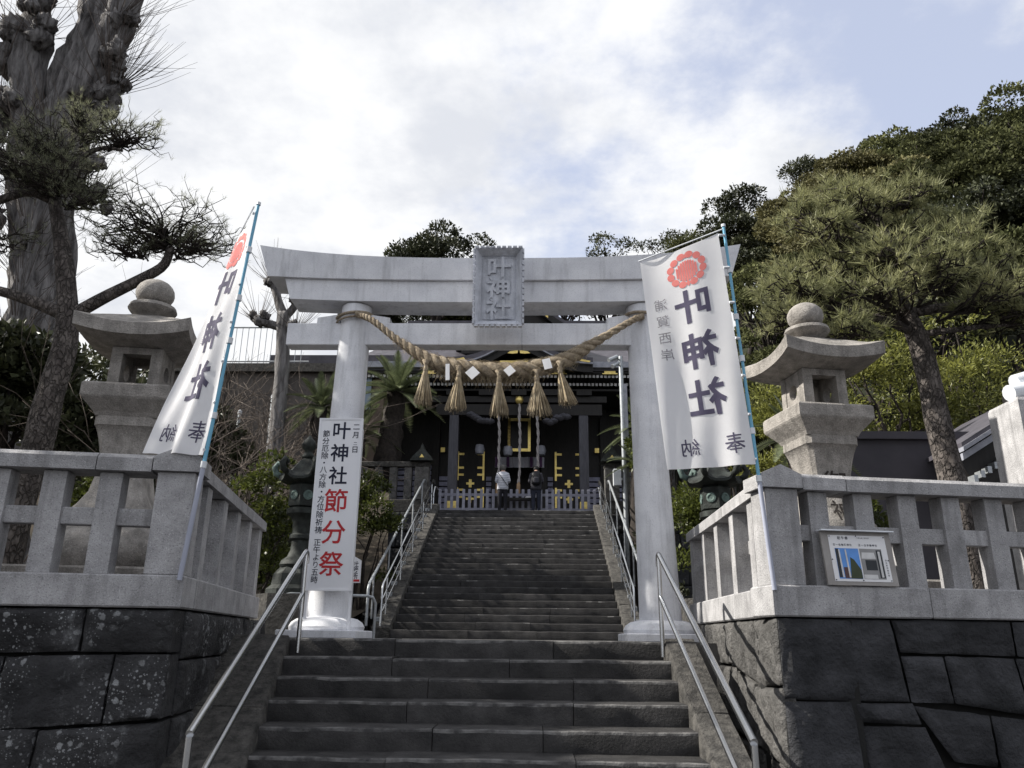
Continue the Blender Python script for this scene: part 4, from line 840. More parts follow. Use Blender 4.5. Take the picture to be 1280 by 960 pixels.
mb = MB(); mb.sweep([[(x, 31.3, gab(x)-.16), (x, 37, gab(x)-.16), (x, 37, gab(x)), (x, 31.3, gab(x))] for x in xs]); O('dormer_roof', mb, 'copper_roof', hall)
mb = MB(); mb.sweep([[(x, 31.28, gab(x)-.5), (x, 31.42, gab(x)-.5), (x, 31.42, gab(x)-.17), (x, 31.28, gab(x)-.17)] for x in xs]); O('bargeboard', mb, 'wood_dark', hall)
for s_ in (-1, 1): mb = MB(); mb.prism([(s_*.4, gab(.4)-.45), (s_*1.2, gab(1.2)-.45), (s_*1.2, gab(1.2)-.3), (s_*.4, gab(.4)-.3)], 31.24, 31.27, lambda a, p, q: (p, a, q)); O('gilt_fitting', mb, 'gold', hall)
mb = MB(); mb.add([(-2.6, 31.6, 13.2), (2.6, 31.6, 13.2), (0, 31.6, 15.9)], [(0, 1, 2)]); O('gable_wall', mb, 'wood_dark', hall)
# bell ropes
for x, nm in ((-.78, 'left'), (.02, 'middle'), (.72, 'right')):
    t = thing('bell_rope', 'pale bell-pull rope hanging %s in the shrine porch' % {'left': 'above the striped jacket', 'middle': 'between the two visitors', 'right': 'above the backpack'}[nm], 'bell rope', (x, 29.7, 7.2), 'bell ropes in the porch')
    pts = [Vector((x+.012*math.sin(z*5)+(.04*math.sin((10.4-z)*.9)), 29.7, z)) for z in np.linspace(10.5, 6.95, 40)]
    for k in range(2): mb = MB(); mb.tube([p+Vector((math.cos(i*.9+k*PI)*.028, math.sin(i*.9+k*PI)*.028, 0)) for i, p in enumerate(pts)], .034, 6); O('rope_strand', mb, mat('bell_rope', (.42, .4, .4), (.25, .23, .23), 30, .9, .3) if 'br' not in M else M['br'], t, smooth='all'); M.setdefault('br', bpy.data.materials['bell_rope'])
    mb = MB(); mb.lathe([(.04, .3), (.07, .2), (.075, -.1), (.05, -.2)], 10, (pts[-1].x, 29.7, 7.0)); O('rope_grip', mb, mat('rope_grip', (.4, .27, .16), None, 5) if 'rg' not in M else M['rg'], t, smooth=True); M.setdefault('rg', bpy.data.materials['rope_grip'])
    mb = MB(); mb.lathe([(.02, -.17), (.13, -.12), (.17, 0), (.13, .12), (.02, .17)], 12, (x, 29.7, 10.55)); O('bell', mb, 'gold', t, smooth='all')
# offertory stand
t = thing('offertory_table', 'low dark table between the two visitors before the fence', 'table', (.12, 27.95, Z2))
mb = MB(); mb.box(-.45, .72, 27.78, 28.12, 6.3, 6.37); tp = O('table_top', mb, 'wood_dark', t)
for x in (-.42, .66):
    for y in (27.8, 28.06): mb = MB(); mb.box(x, x+.05, y, y+.05, Z2, 6.299); O('leg', mb, 'wood_dark', t)
t = thing('paper_stack', 'small white papers lying on the dark offertory table', 'paper', (.45, 27.9, 6.37)); mb = MB(); mb.box(.3, .62, 27.82, 28.05, 6.372, 6.41); mb.box(.33, .58, 27.84, 28.02, 6.411, 6.43); O('papers', mb, 'paper', t)
# picket fence across the stair head
t = thing('picket_fence', 'pale grey wooden picket fence across the head of the stairs', 'fence', (0, 28.2, Z2))
n = 27
for k in range(n): x = -2.78+k*5.56/(n-1); mb = MB(); mb.box(x-.05, x+.05, 28.18, 28.22, Z2+.08, Z2+1.02+.0, bev=.012); O('picket', mb, 'picket', t)
for z in (Z2+.25, Z2+.78): mb = MB(); mb.box(-2.85, 2.85, 28.222, 28.27, z, z+.09); O('fence_rail', mb, 'picket', t)
for s_ in (-1, 1): mb = MB(); mb.tube([(s_*2.9, 27.3, Z2), (s_*2.9, 27.3, Z2+.7), (s_*2.88, 27.45, Z2+.95), (s_*2.86, 27.7, Z2+1.0), (s_*2.85, 28.15, Z2+1.0)], .03, 8); O('end_hoop', mb, 'steel', t, smooth=True)
# ================================================================ terrace wall and stone fences
for sg, nm in ((-1, 'left'), (1, 'right')):
    t = thing('terrace_wall', 'dark block wall holding the shrine terrace %s of the upper stairs' % nm, 'wall', (sg*5, 27.1, Z1))
    fr = frame((sg*3.05, 27.0), (sg, 0), (0, 1))
    mb = MB(); mb.box(.0, 22, .06, .19, Z1, Z2, fr); O('wall_core', mb, 'mortar', t)
    zs = [Z1, 2.2, 2.75, 3.35, 3.9, 4.5, 5.05, Z2]
    for i, (u, v, z0, z1) in enumerate(rows(31+sg, zs, 0, 8.5, .6, 1.3)): stone(fr, Q(u, v, z0, z1), 300+i, t, 'wall_plain', dep=.055, rough=.03, gap=.012)
    # side wall along the stairs
    fs_ = frame((sg*3.3, 19.0), (0, 1), (sg, 0))
    t = thing('stone_fence', 'weathered stone post fence on the terrace edge %s of the stair head' % nm, 'stone fence', (sg*5, 27.2, Z2))
    mb = MB(); mb.box(0, 8, .02, .4, Z2+.001, 6.15, fr, bev=.02); O('base_stone', mb, 'kerb', t)
    for k in range(14): u = .75+k*.52; mb = MB(); mb.box(u-.13, u+.13, .1, .33, 6.152, 7.3, fr, bev=.01); O('post', mb, 'wall_pale', t)
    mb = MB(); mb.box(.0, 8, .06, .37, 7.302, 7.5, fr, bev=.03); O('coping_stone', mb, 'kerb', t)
    mb = MB(); mb.box(.02, .5, .0, .45, 6.152, 7.3, fr, bev=.01); ep = O('end_post', mb, 'wall_pale', t)
    mb = MB(); mb.prism([(-.15, 0), (.67, 0), (.6, .12), (.32, .42), (.26, .62), (.2, .42), (-.08, .12)], -.15, .55, lambda a, p, q: fr(p, a, 7.502+q)); O('post_roof', mb, 'bronze', ep)
    mb = MB(); mb.prism([(.18, .1), (.34, .1), (.26, .22)], -.16, -.152, lambda a, p, q: fr(p, a, 7.502+q)); O('gilt_fitting', mb, 'gold', ep)
# ================================================================ camera pole right of the stairs
t = thing('camera_pole', 'slim grey utility pole with two cameras beside the shrine eaves', 'pole', (3.57, 25.6, 5.0))
mb = MB(); mb.tube([(3.58, 25.6, Z1), (3.57, 25.6, 10.9)], .075, 10); O('pole', mb, 'galv', t, smooth=True)
mb = MB(); mb.box(3.6, 3.75, 25.56, 25.64, 7.6, 9.9, bev=.01); O('cable_duct', mb, 'roof_edge', t)
for dz, dx in ((-.1, -.28), (-.32, -.2)): mb = MB(); mb.tube([(3.55, 25.55, 10.85+dz), (3.55+dx*.5, 25.5, 10.9+dz)], .03, 6); mb.tube([(3.55+dx*.4, 25.5, 10.95+dz), (3.55+dx*1.5, 25.3, 10.75+dz)], .075, 10); O('camera_head', mb, 'galv', t, smooth=True)
mb = MB(); mb.box(3.2, 3.45, 25.5, 25.7, 6.4, 6.95, bev=.02); mb.box(3.45, 3.51, 25.57, 25.63, 6.6, 6.66); O('junction_box', mb, 'plastic_white', t)
# ================================================================ the two visitors
def person(label, x, y, m_top, m_leg, bow, hair, arms, name='person'):
    t = thing('person', label, 'person', (x, y, Z2))
    v = [(0, 0, .93), (0, .02, 1.1), (0, .03+bow*.1, 1.3), (0, .03+bow*.25, 1.43), (0, .05+bow*.45, 1.5), (0, .09+bow*.7, 1.57), (0, .12+bow*1.0, 1.67)]
    r = [(.165, .12), (.16, .115), (.19, .125), (.165, .1), (.06, .06), (.085, .09), (.075, .085)]
    e = [(0, 1), (1, 2), (2, 3), (3, 4), (4, 5), (5, 6)]
    def chain(root, pts):
        prev = root
        for p, q in pts: v.append(p); r.append(q); e.append((prev, len(v)-1)); prev = len(v)-1
    for s in (-1, 1):
        chain(0, [((s*.095, .0, .82), (.1, .1)), ((s*.1, .01, .48), (.07, .075)), ((s*.105, -.02, .1), (.05, .055)), ((s*.11, .0, .045), (.05, .045)), ((s*.115, .14, .03), (.045, .03))])
        chain(3, [((s*.17, .03+bow*.25, 1.4), (.075, .075)), ((s*.235, -.01+bow*.2, 1.14), (.055, .055)), ((s*.13 if arms else s*.24, .22 if arms else .06, 1.1 if arms else .92), (.042, .042)), ((s*.03 if arms else s*.235, .3 if arms else .08, 1.22 if arms else .8), (.035, .045))])
    me = bpy.data.meshes.new('p'); me.from_pydata(v, e, []); ob = bpy.data.objects.new('p', me); COL.objects.link(ob)
    md = ob.modifiers.new('s', 'SKIN'); md.use_smooth_shade = True
    for i, q in enumerate(r): me.skin_vertices[0].data[i].radius = q
    me.skin_vertices[0].data[0].use_root = True
    sb = ob.modifiers.new('u', 'SUBSURF'); sb.levels = 2; sb.render_levels = 2
    dg = bpy.context.evaluated_depsgraph_get(); dg.update(); ev = bpy.data.meshes.new_from_object(ob.evaluated_get(dg)); bpy.data.objects.remove(ob)
    ev.materials.clear(); o = link('body', ev, [m_top, m_leg, 'skin', 'nylon'], t)
    for p in ev.polygons:
        c = p.center; p.use_smooth = True
        p.material_index = 2 if (c.z > 1.49) or (abs(c.x) < .1 and c.y > .26 and arms) else (3 if c.z < .075 else (1 if c.z < .9 and abs(c.x) < .215 else 0))
    # jacket hem and hair
    mb = MB(); rings = []
    for rx, ry, z in ((.19, .15, .84), (.2, .16, .9), (.19, .15, 1.05), (.2, .155, 1.2), (.215, .15, 1.34), (.17, .11, 1.43), (.09, .085, 1.485)): rings.append([(rx*math.cos(a), .02+bow*.25*max(0, z-1)+ry*math.sin(a), z) for a in [2*PI*k/20 for k in range(20)]])
    mb.sweep(rings); O('jacket', mb, m_top, t, smooth='all', local=True)
    mb = MB(); c = (0, .1+bow*.85, 1.635); mb.lathe([(.02, -.1), (.085, -.08), (.105, -.02), (.108, .04), (.09, .09), (.05, .118), (.01, .125)], 16, c, sy=1.12); hv = [(a, b-.02, z) if z > 1.58 else (a, b-.03, z) for a, b, z in mb.v]; mb.v = hv; O('hair', mb, hair, t, smooth='all', local=True)
    return t
pA = person('person in a pale striped quilted jacket and dark trousers praying at the fence', -.49, 27.35, 'jacket_stripe', 'trousers', .02, 'hair', True)
mb = MB(); mb.tube([(-.16, -.13, 1.42), (-.05, -.155, 1.28), (.08, -.16, 1.1), (.18, -.1, .97)], .012, 6); O('shoulder_strap', mb, 'nylon', pA, local=True)
pB = person('person in dark clothes with bowed head and backpack, right of the other visitor', .68, 27.35, 'jacket_dark', 'denim', .22, 'hair_black', True)
t = thing('backpack', 'rounded black backpack worn by the visitor on the right', 'backpack', (.68, 27.35, 6.7))
mb = MB(); rings = []
for rx, ry, z in ((.1, .05, .0), (.16, .1, .03), (.175, .12, .15), (.17, .115, .32), (.14, .09, .44), (.08, .05, .49)): rings.append([(.68+rx*(abs(math.cos(a))**.7)*(1 if math.cos(a) > 0 else -1), 27.35-.17+ry*math.sin(a), 6.71+z+.0) for a in [2*PI*k/20 for k in range(20)]])
mb.sweep(rings); O('bag_body', mb, 'nylon', t, smooth='all')
mb = MB(); mb.sweep([[(.68+.1*q*math.cos(a), 27.35-.285+.02*math.sin(a)-.01, 6.85+z) for a in [2*PI*k/12 for k in range(12)]] for q, z in ((.7, -.08), (1, -.05), (1, .08), (.7, .12))]); O('front_pocket', mb, 'jacket_dark', t, smooth='all')
for s_ in (-1, 1): mb = MB(); mb.tube([(.68+s_*.1, 27.22, 7.16), (.68+s_*.11, 27.32, 7.2), (.68+s_*.12, 27.48, 7.1)], .022, 6); O('strap', mb, 'nylon', t)
# ================================================================ left background: terrace wall, fence and house
t = thing('concrete_wall', 'brownish concrete retaining wall on the slope behind the left torii column', 'wall', (-11, 26.2, Z1))
mb = MB(); mb.box(-13, -6.3, 26.0, 26.6, Z1, 10.4); O('wall_body', mb, 'concrete', t)
for x in np.arange(-12.4, -6.5, 2.1): mb = MB(); mb.box(x-.16, x+.16, 25.86, 25.999, 3, 10.25); O('wall_rib', mb, 'concrete', t)
mb = MB(); mb.box(-13.1, -6.2, 25.8, 26.7, 10.402, 10.7); O('wall_cap', mb, 'kerb', t)
t = thing('pipe_fence', 'thin grey railing on top of the concrete wall behind the left banner', 'railing', (-12, 26.2, 10.7))
for x in np.arange(-11, -7.5, .22): mb = MB(); mb.tube([(x, 26.2, 10.7), (x, 26.2, 12.2)], .012, 4); O('baluster', mb, 'galv', t)
for z in (10.9, 12.2): mb = MB(); mb.tube([(-11.1, 26.2, z), (-7.4, 26.2, z)], .03, 6); O('fence_rail', mb, 'galv', t)
t = thing('house', 'low brown house with pale windows behind the left torii column', 'house', (-7.2, 31, 6))
mb = MB(); mb.box(-9.6, -5.4, 30, 36, Z2, 12.0); O('wall', mb, mat('house_wall', (.17, .13, .105), (.12, .095, .08), 2, .9, .1), t)
mb = MB(); mb.box(-10, -5.0, 29.5, 36.5, 12.002, 12.35); O('roof', mb, 'copper_roof', t)
for x0, x1 in ((-8.0, -7.0), (-6.9, -5.9)):
    mb = MB(); mb.box(x0, x1, 29.93, 29.999, 10.2, 11.7); w_ = O('window', mb, 'window', t); mb = MB()
    for q in ((x0-.06, x0, 10.14, 11.76), (x1, x1+.04, 10.14, 11.76), ((x0+x1)/2-.03, (x0+x1)/2+.03, 10.2, 11.7)): mb.box(q[0], q[1], 29.88, 29.94, q[2], q[3])
    mb.box(x0, x1, 29.88, 29.94, 10.14, 10.2); mb.box(x0, x1, 29.88, 29.94, 11.7, 11.76); O('frame', mb, 'wood_dark', w_)
for x, h in ((-8.6, 8.3), (-7.6, 8.8), (-9.8, 8.5)):
    t = thing('slope_post', 'short white marker post on the slope, %s' % {-8.6: 'the middle of three behind the bronze lantern', -7.6: 'nearest the left torii column', -9.8: 'nearest the left banner'}[x], 'post', (x, 23.5, 6)); mb = MB(); mb.tube([(x, 23.5, 5.4), (x, 23.5, h-.1)], .06, 8); O('post_shaft', mb, 'galv', t, smooth=True); mb = MB(); mb.lathe([(.075, 0), (.075, .1), (.03, .14)], 8, (x, 23.5, h-.1)); O('post_cap', mb, 'plastic_white', t, smooth=True)
mb = MB(); mb.add([(-24, 17, Z1), (-4.0, 17.5, Z1), (-3.4, 22, 2.6), (-4.2, 25.9, 6.2), (-24, 25.9, 8.2), (-24, 22, 5.5)], [(0, 1, 2, 5), (5, 2, 3, 4)]); struct(O('left_bank', mb, 'earth'))
# ================================================================ right background: hut wall, tiled roof, granite pillar
t = thing('hut', 'dark plain sheet-walled hut behind the right stone lantern', 'hut', (8, 15.5, Z1))
mb = MB(); mb.box(6.2, 9.2, 15.0, 17, Z1, 5.35); O('wall', mb, 'hut', t); mb = MB(); mb.box(6.1, 9.3, 14.9, 17.1, 5.352, 5.5); O('roof_edge', mb, 'hut', t)
t = thing('tiled_roof_house', 'black house with a pale-edged gable roof at the right edge', 'house', (9.8, 14.5, Z1))
mb = MB(); mb.box(8.7, 12.5, 14.2, 18, Z1, 4.6); O('wall', mb, 'wood_dark', t)
fr = lambda a, p, q: (8.1+p, a, 4.85+p*.6+q)
for nm, m, lo, hi, y0, y1 in (('roof_slope', 'copper_roof', .06, .14, 13.7, 18.3), ('roof_edge', 'roof_edge', -.02, .058, 13.66, 13.86), ('bargeboard', 'roof_edge', -.17, -.05, 13.72, 13.8)):
    mb = MB(); mb.prism([(0, lo), (2.6, lo), (2.6, hi), (0, hi)], y0, y1, fr); O(nm, mb, m, t)
mb = MB(); mb.prism([(.3, -.85), (2.6, -.85), (2.6, -.2), (.1, -.2)], 14.0, 14.1, lambda a, p, q: (8.1+p, a, 4.85+p*.6+q)); O('gable_wall', mb, 'wood_dark', t)
for k in range(16): p = .2+k*.13; mb = MB(); mb.box(8.1+p-.035, 8.1+p+.035, 13.78, 13.99, 4.85+p*.6-.66, 4.85+p*.6-.54); O('rafter_tip', mb, 'galv', t)
t = thing('granite_pillar', 'tall pale granite pillar at the right edge of the photo', 'pillar', (6.55, 9.5, Z1))
mb = MB(); mb.sweep([[(6.52-h, 9.3-h, z), (6.52+h+.3, 9.3-h, z), (6.52+h+.3, 9.3+h+.2, z), (6.52-h, 9.3+h+.2, z)] for h, z in ((.22, 1.95), (.22, 4.38), (.205, 4.42))]); O('pillar_shaft', mb, 'granite', t)
mb = MB(); mb.tube([(6.3, 9.22, 4.5), (6.6, 9.28, 4.57), (7.3, 9.4, 4.75)], .1, 12); O('cap_tile', mb, 'plastic_white', t, smooth=True); mb = MB(); mb.tube([(6.5, 9.4, 4.7), (7.4, 9.5, 4.98)], .09, 12); O('cap_tile', mb, 'plastic_white', t, smooth=True)
mb = MB(); mb.box(6.62, 7.4, 9.3, 9.9, 4.425, 4.66); O('cap_core', mb, 'wood_dark', t)
# ================================================================ trees and shrubs
NR = np.random.default_rng(11)
def unit(a): return a/np.maximum(1e-9, np.linalg.norm(a, axis=-1, keepdims=True))
def leaves(P, D, size, aspect=.5, bend=.0):
    """rhombic leaves at P pointing along D"""
    n = len(P); D = unit(D); r = unit(NR.normal(size=(n, 3))); s = unit(np.cross(D, r)); L = size*NR.uniform(.6, 1.35, (n, 1)); w = s*L*aspect*.5; nn = np.cross(s, D)*L*.12
    V = np.stack([P, P+D*L*.45+w+nn, P+D*L, P+D*L*.45-w+nn], 1).reshape(-1, 3); F = np.arange(4*n).reshape(-1, 4); return V, F
def clumps(C, Rr, per, size, aspect=.5, flat=.7, inner=.35, up=.25):
    P = []; D = []
    for c, r in zip(C, Rr):
        k = max(4, int(per*(r*r)/np.mean(np.square(Rr)))); d = unit(NR.normal(size=(k, 3))); d[:, 2] = np.where(d[:, 2] < -.3, -d[:, 2]*.5, d[:, 2]); rr = r*np.power(NR.uniform(inner, 1, (k, 1)), .5)*NR.uniform(.85, 1.12, (k, 1))
        p = d*rr; p[:, 2] *= flat; P.append(c+p); D.append(d+NR.normal(size=(k, 3))*.75+np.array([0, 0, up]))
    return leaves(np.vstack(P), np.vstack(D), size, aspect)
def crown_pts(n, R, RZ, cz, low=-.35):
    out = []
    while len(out) < n:
        d = unit(NR.normal(size=3)); d[2] = abs(d[2]) if NR.random() < .7 else d[2]
        if d[2] < low: continue
        q = NR.uniform(.5, .92); out.append((d[0]*R*q, d[1]*R*q, cz+d[2]*RZ*q))
    return np.array(out)
def limb(a, b, r0, r1, wob=.08, n=6, mb=None, sides=6):
    a, b = Vector(a), Vector(b); L = (b-a).length; pts = []
    for i in range(n+1):
        s = i/n; p = a.lerp(b, s); k = math.sin(PI*s); pts.append(p+Vector((rng.gauss(0, wob*L*.4), rng.gauss(0, wob*L*.4), rng.gauss(0, wob*L*.2)+.12*L*k*(1 if wob > 0 else 0)))*k)
    mb.tube(pts, [r0+(r1-r0)*i/n for i in range(n+1)], sides); return pts
def tree_mesh(H, R, nc, per, leaf, cr=.36, trunk=.16, czf=.66, rzf=.36, aspect=.5, flat=.7):
    """broadleaf tree standing on the origin: (trunk mesh builder, crown arrays)"""
    C = crown_pts(nc, R, H*rzf, H*czf); Rr = NR.uniform(.7, 1.25, nc)*R*cr
    mb = MB(); top = Vector((rng.uniform(-.3, .3), rng.uniform(-.3, .3), H*.6)); tp = limb((0, 0, -.6), top, trunk, trunk*.45, .05, 8, mb, 8)
    for c in C[:max(6, nc//2)]: i = rng.randint(3, 7); limb(tp[i], c, trunk*.4, .02, .1, 5, mb, 5)
    V, F = clumps(C, Rr, per, leaf, aspect, flat, .5)
    return mb, V, F
def place(name, label, cat, loc, tm, cm, bark, leafm, rz=0, sc=(1, 1, 1), group=None):
    t = thing(name, label, cat, loc, group, rz); t.scale = sc
    a = bpy.data.objects.new('trunk', tm); b = bpy.data.objects.new('crown', cm)
    for o, m in ((a, bark), (b, leafm)):
        COL.objects.link(o); o.parent = t
        if not len(o.data.materials): o.data.materials.append(M[m])
        o.material_slots[0].link = 'OBJECT'; o.material_slots[0].material = M[m]
    return t
def mb_mesh(mb, name='trunk'):
    me = bpy.data.meshes.new(name); me.from_pydata(mb.v, [], mb.f); me.polygons.foreach_set('use_smooth', [True]*len(me.polygons)); return me
tpl = []
for k in range(5):
    mb, V, F = tree_mesh(9.2, [3.4, 3.1, 3.7, 3.0, 3.5][k], [24, 20, 27, 18, 22][k], 520, .2, cr=[.3, .34, .28, .36, .31][k], trunk=.22, aspect=.6, flat=.5); tpl.append((mb_mesh(mb), fast('crown', V, F, None)))
cnt = 0
rowdef = [('skyline', 47.5, [(11.4, .82), (14.0, .86), (17.4, .74), (21.3, .92), (25.2, .95), (29.2, 1.05), (33.4, .9), (37.5, 1.0)]), ('second', 43.5, [(13.0, .88), (16.6, .88), (20.4, .92), (24.3, 1.05), (28.4, 1), (32.6, 1.05), (36.5, 1)]),
          ('third', 39.5, [(12.0, .85), (15.4, .95), (19.2, 1), (23, 1), (27.2, 1.05), (31.4, 1)]), ('fourth', 35.5, [(11.4, .8), (14.6, .9), (18.2, .95), (22.0, 1), (26, 1), (29.6, 1)]),
          ('fifth', 31.5, [(10.6, .75), (13.4, .85), (16.8, .9), (20.4, .95), (24.2, 1)]), ('lowest', 27.5, [(9.6, .65), (12.2, .75), (15.2, .8), (18.4, .9), (21.8, .9)])]
for rn, y, xs in rowdef:
    for i, (x, s) in enumerate(xs):
        k = cnt % 5; cnt += 1; yy = y+rng.uniform(-1, 1); xx = x+rng.uniform(-.5, .5); s *= rng.uniform(.92, 1.08)
        lm = 'leaf_olive' if (rn in ('third', 'fourth', 'second') and i in (1, 2) and rng.random() < .8) else ('leaf_dark' if rng.random() < .25 else 'leaf_hill')
        place('evergreen_tree', 'evergreen, %s from the left in the %s row of the right-hand hill' % (ordn[i], rn), 'tree', (xx, yy, hillz(xx, yy)-.6), *tpl[k], 'bark_dark', lm, rng.uniform(0, 6.28), (s, s, s*rng.uniform(.95, 1.08)), 'evergreens on the right-hand hill')
# small flat-crowned trees on the skyline and trees behind the hall
mb, V, F = tree_mesh(6.5, 1.9, 12, 190, .2, cr=.42, trunk=.13, czf=.78, rzf=.16, flat=.55); flatT = (mb_mesh(mb), fast('crown', V, F, None))
mb, V, F = tree_mesh(6.5, 2.0, 16, 70, .18, cr=.3, trunk=.09, czf=.74, rzf=.22); airyT = (mb_mesh(mb), fast('crown', V, F, None))
mb, V, F = tree_mesh(10, 4.2, 40, 270, .26, cr=.28, trunk=.26, czf=.7, rzf=.27); bigT = (mb_mesh(mb), fast('crown', V, F, None))
for lab, x, y, ztop, tp_, H, s, lm in [
    ('small flat-topped tree standing alone on the skyline of the right-hand hill', 19.7, 48.5, 33.9, flatT, 6.5, .95, 'leaf_dark'), ('dark flat-topped tree at the left end of the wooded hill above the banner', 15.0, 48.5, 31.9, flatT, 6.5, 1.2, 'leaf_dark'),
    ('broad dark tree rising above the lintel left of the torii plaque', -5.3, 45.5, 26.4, bigT, 10, .92, 'leaf_dark'), ('dark tree behind the hall showing left of the tall cycad', -9.4, 46.5, 23.4, bigT, 10, .7, 'leaf_dark'), ('dark tree behind the hall directly behind the torii plaque', -1.2, 47, 24.0, bigT, 10, .75, 'leaf_dark'), ('low dark tree behind the broad one left of the plaque', -6.6, 49, 23.6, bigT, 10, .75, 'leaf_dark'), ('low dark tree between the broad tree and the plaque', -3.2, 49, 23.8, bigT, 10, .75, 'leaf_hill'),
    ('tree behind the hall just right of the torii plaque', 2.6, 46, 24.2, bigT, 10, .7, 'leaf_hill'), ('thin airy tree rising above the lintel right of the plaque', 5.6, 45, 26.3, airyT, 6.5, 1.0, 'leaf_dark'), ('dark tree behind the hall under the thin airy tree', 5.4, 47, 24.0, bigT, 10, .75, 'leaf_dark'), ('dark tree behind the hall near the right torii column', 8.0, 45.5, 24.0, bigT, 10, .72, 'leaf_dark'),
    ('sparse skyline tree beside the top left corner of the right banner', 9.3, 46, 26.9, airyT, 6.5, .85, 'leaf_dark'), ('bushy tree on the skyline just behind the right banner', 11.0, 46, 26.6, bigT, 10, .6, 'leaf_hill')]:
    place('background_tree', lab, 'tree', (x, y, ztop-H*s*1.0), *tp_, 'bark_dark', lm, rng.uniform(0, 6), (s, s, s))
# bright feathery trees right of the stone lantern, dark ones at the left
for k, (x, y, H, R, lm, lab) in enumerate([(10.0, 20.5, 8.6, 1.9, 'leaf_bright', 'yellow-green feathery tree directly right of the right stone lantern'), (12.9, 21.5, 8.9, 2.3, 'leaf_bright', 'yellow-green feathery tree behind the right pine trunk'), (15.6, 22.5, 8.8, 2.2, 'leaf_hill', 'darker feathery tree above the granite pillar at the right edge'),
        (7.4, 19.5, 6.6, 1.5, 'leaf_bright', 'low yellow-green tree between the right banner and the stone lantern'), (6.3, 23, 8.5, 1.8, 'leaf_hill', 'dark green tree hidden behind the right banner'), (-11.5, 20.5, 7.6, 2.4, 'leaf_dark', 'dark evergreen behind the left pine trunk'), (-14.4, 21, 8.0, 2.5, 'leaf_dark', 'dark evergreen at the left edge behind the great bare trunk'), (-9.3, 21.5, 6.6, 1.7, 'leaf_dark', 'dark evergreen behind the left stone lantern'), (-9.4, 14.2, 5.6, 1.5, 'leaf_dark', 'low dark evergreen at the foot of the great bare trunk'), (-7.4, 14.0, 4.6, 1.1, 'leaf_dark', 'low dark evergreen between the left pine and the stone lantern')]):
    mb, V, F = tree_mesh(H, R, 26, 330 if lm == 'leaf_bright' else 260, .15 if lm == 'leaf_bright' else .2, cr=.38, trunk=.12, czf=.6, rzf=.42, aspect=.28 if lm == 'leaf_bright' else .5)
    place('leafy_tree', lab, 'tree', (x, y, Z1), mb_mesh(mb), fast('crown', V, F, None), 'bark_dark', lm)
# unseen evergreens added left of the frame to shade lantern, stairs and torii
for x, y, H, R, lab in ((-10.6, 10.0, 10.6, 1.9, 'unseen evergreen added for shade beyond the left edge, level with the torii'), (-10.4, 7.3, 8.4, 1.7, 'unseen evergreen added for shade beyond the left edge, level with the left balustrade')):
    mb, V, F = tree_mesh(H, R, 26, 330, .16, cr=.42, trunk=.14, czf=.72, rzf=.24); place('leafy_tree', lab, 'tree', (x, y, 1.5), mb_mesh(mb), fast('crown', V, F, None), 'bark_dark', 'leaf_hill')
# shrubs
def shrub(label, x, y, z0, z1, R, n, lm='leaf_shrub', leaf=.085, ry=None):
    h = z1-z0; C = crown_pts(n, R, h*.5, z0+h*.5, -.9); C[:, 0] += x; C[:, 1] = y+C[:, 1]*.8; Rr = NR.uniform(.7, 1.3, n)*R*.36
    t = thing('shrub', label, 'shrub', (x, y, Z1)); b = np.array([x, y, Z1]); V, F = clumps(C, Rr, 210, leaf, .5, .9, .3)
    fast('foliage', V-b, F, lm, t); mb = MB()
    for c in C[:10]: limb((x+rng.uniform(-.15, .15), y, Z1-.1), c, .035, .008, .1, 5, mb, 5)
    O('stems', mb, 'bark_dark', t, smooth='all')
shrub('rounded green shrub between the left balustrade and the bronze lantern', -3.95, 12.9, 1.9, 4.55, .85, 26)
shrub('green shrub beside the upper stairs behind the white signboard', -3.85, 20.6, 2.2, 6.0, .95, 30, leaf=.1)
shrub('low shrub at the stair foot behind the left torii column', -4.9, 17.5, 1.6, 4.4, 1.0, 24, 'leaf_dark', .1)
shrub('glossy yellow-green shrub between the upper stairs and the right torii column', 3.75, 20.3, 4.4, 7.6, .75, 24, leaf=.1)
shrub('dark glossy shrub low beside the right torii column', 3.8, 19.6, 1.7, 5.2, .8, 24, 'leaf_dark', .1)
shrub('green shrub between the right torii column and the bronze lantern', 3.75, 14.6, 1.9, 4.6, .8, 24, leaf=.085)
shrub('small green shrub beside the left stone lantern shaft', -5.0, 10.3, 2.0, 4.1, .55, 16, leaf=.075)
shrub('olive shrub showing between the right stone lantern and its hut', 5.3, 12.5, 1.9, 4.3, .7, 18, leaf=.085)
# ---- pines
def tufts(P, D, n, L, w):
    """needle tufts: n needles of length L at each point, spread about D"""
    m = len(P); Pn = np.repeat(P, n, 0); Dn = unit(np.repeat(unit(D), n, 0)+NR.normal(size=(m*n, 3))*.55); l = L*NR.uniform(.6, 1.15, (m*n, 1)); s = unit(np.cross(Dn, NR.normal(size=(m*n, 3))))*w
    base = Pn+Dn*l*.02+NR.normal(size=Pn.shape)*.012
    V = np.stack([base-s, base+s, base+Dn*l+s*.15], 1).reshape(-1, 3); return V, np.arange(3*m*n).reshape(-1, 3)
def zig(a, b, r0, r1, kink, n, mb, sides=5):
    a, b = Vector(a), Vector(b); L = (b-a).length; pts = [a]
    for i in range(1, n): s = i/n; pts.append(a.lerp(b, s)+Vector([max(-1.5, min(1.5, rng.gauss(0, 1))) for _ in range(3)])*kink*L)
    pts.append(b); mb.tube(pts, [r0+(r1-r0)*i/n for i in range(n+1)], sides); return pts
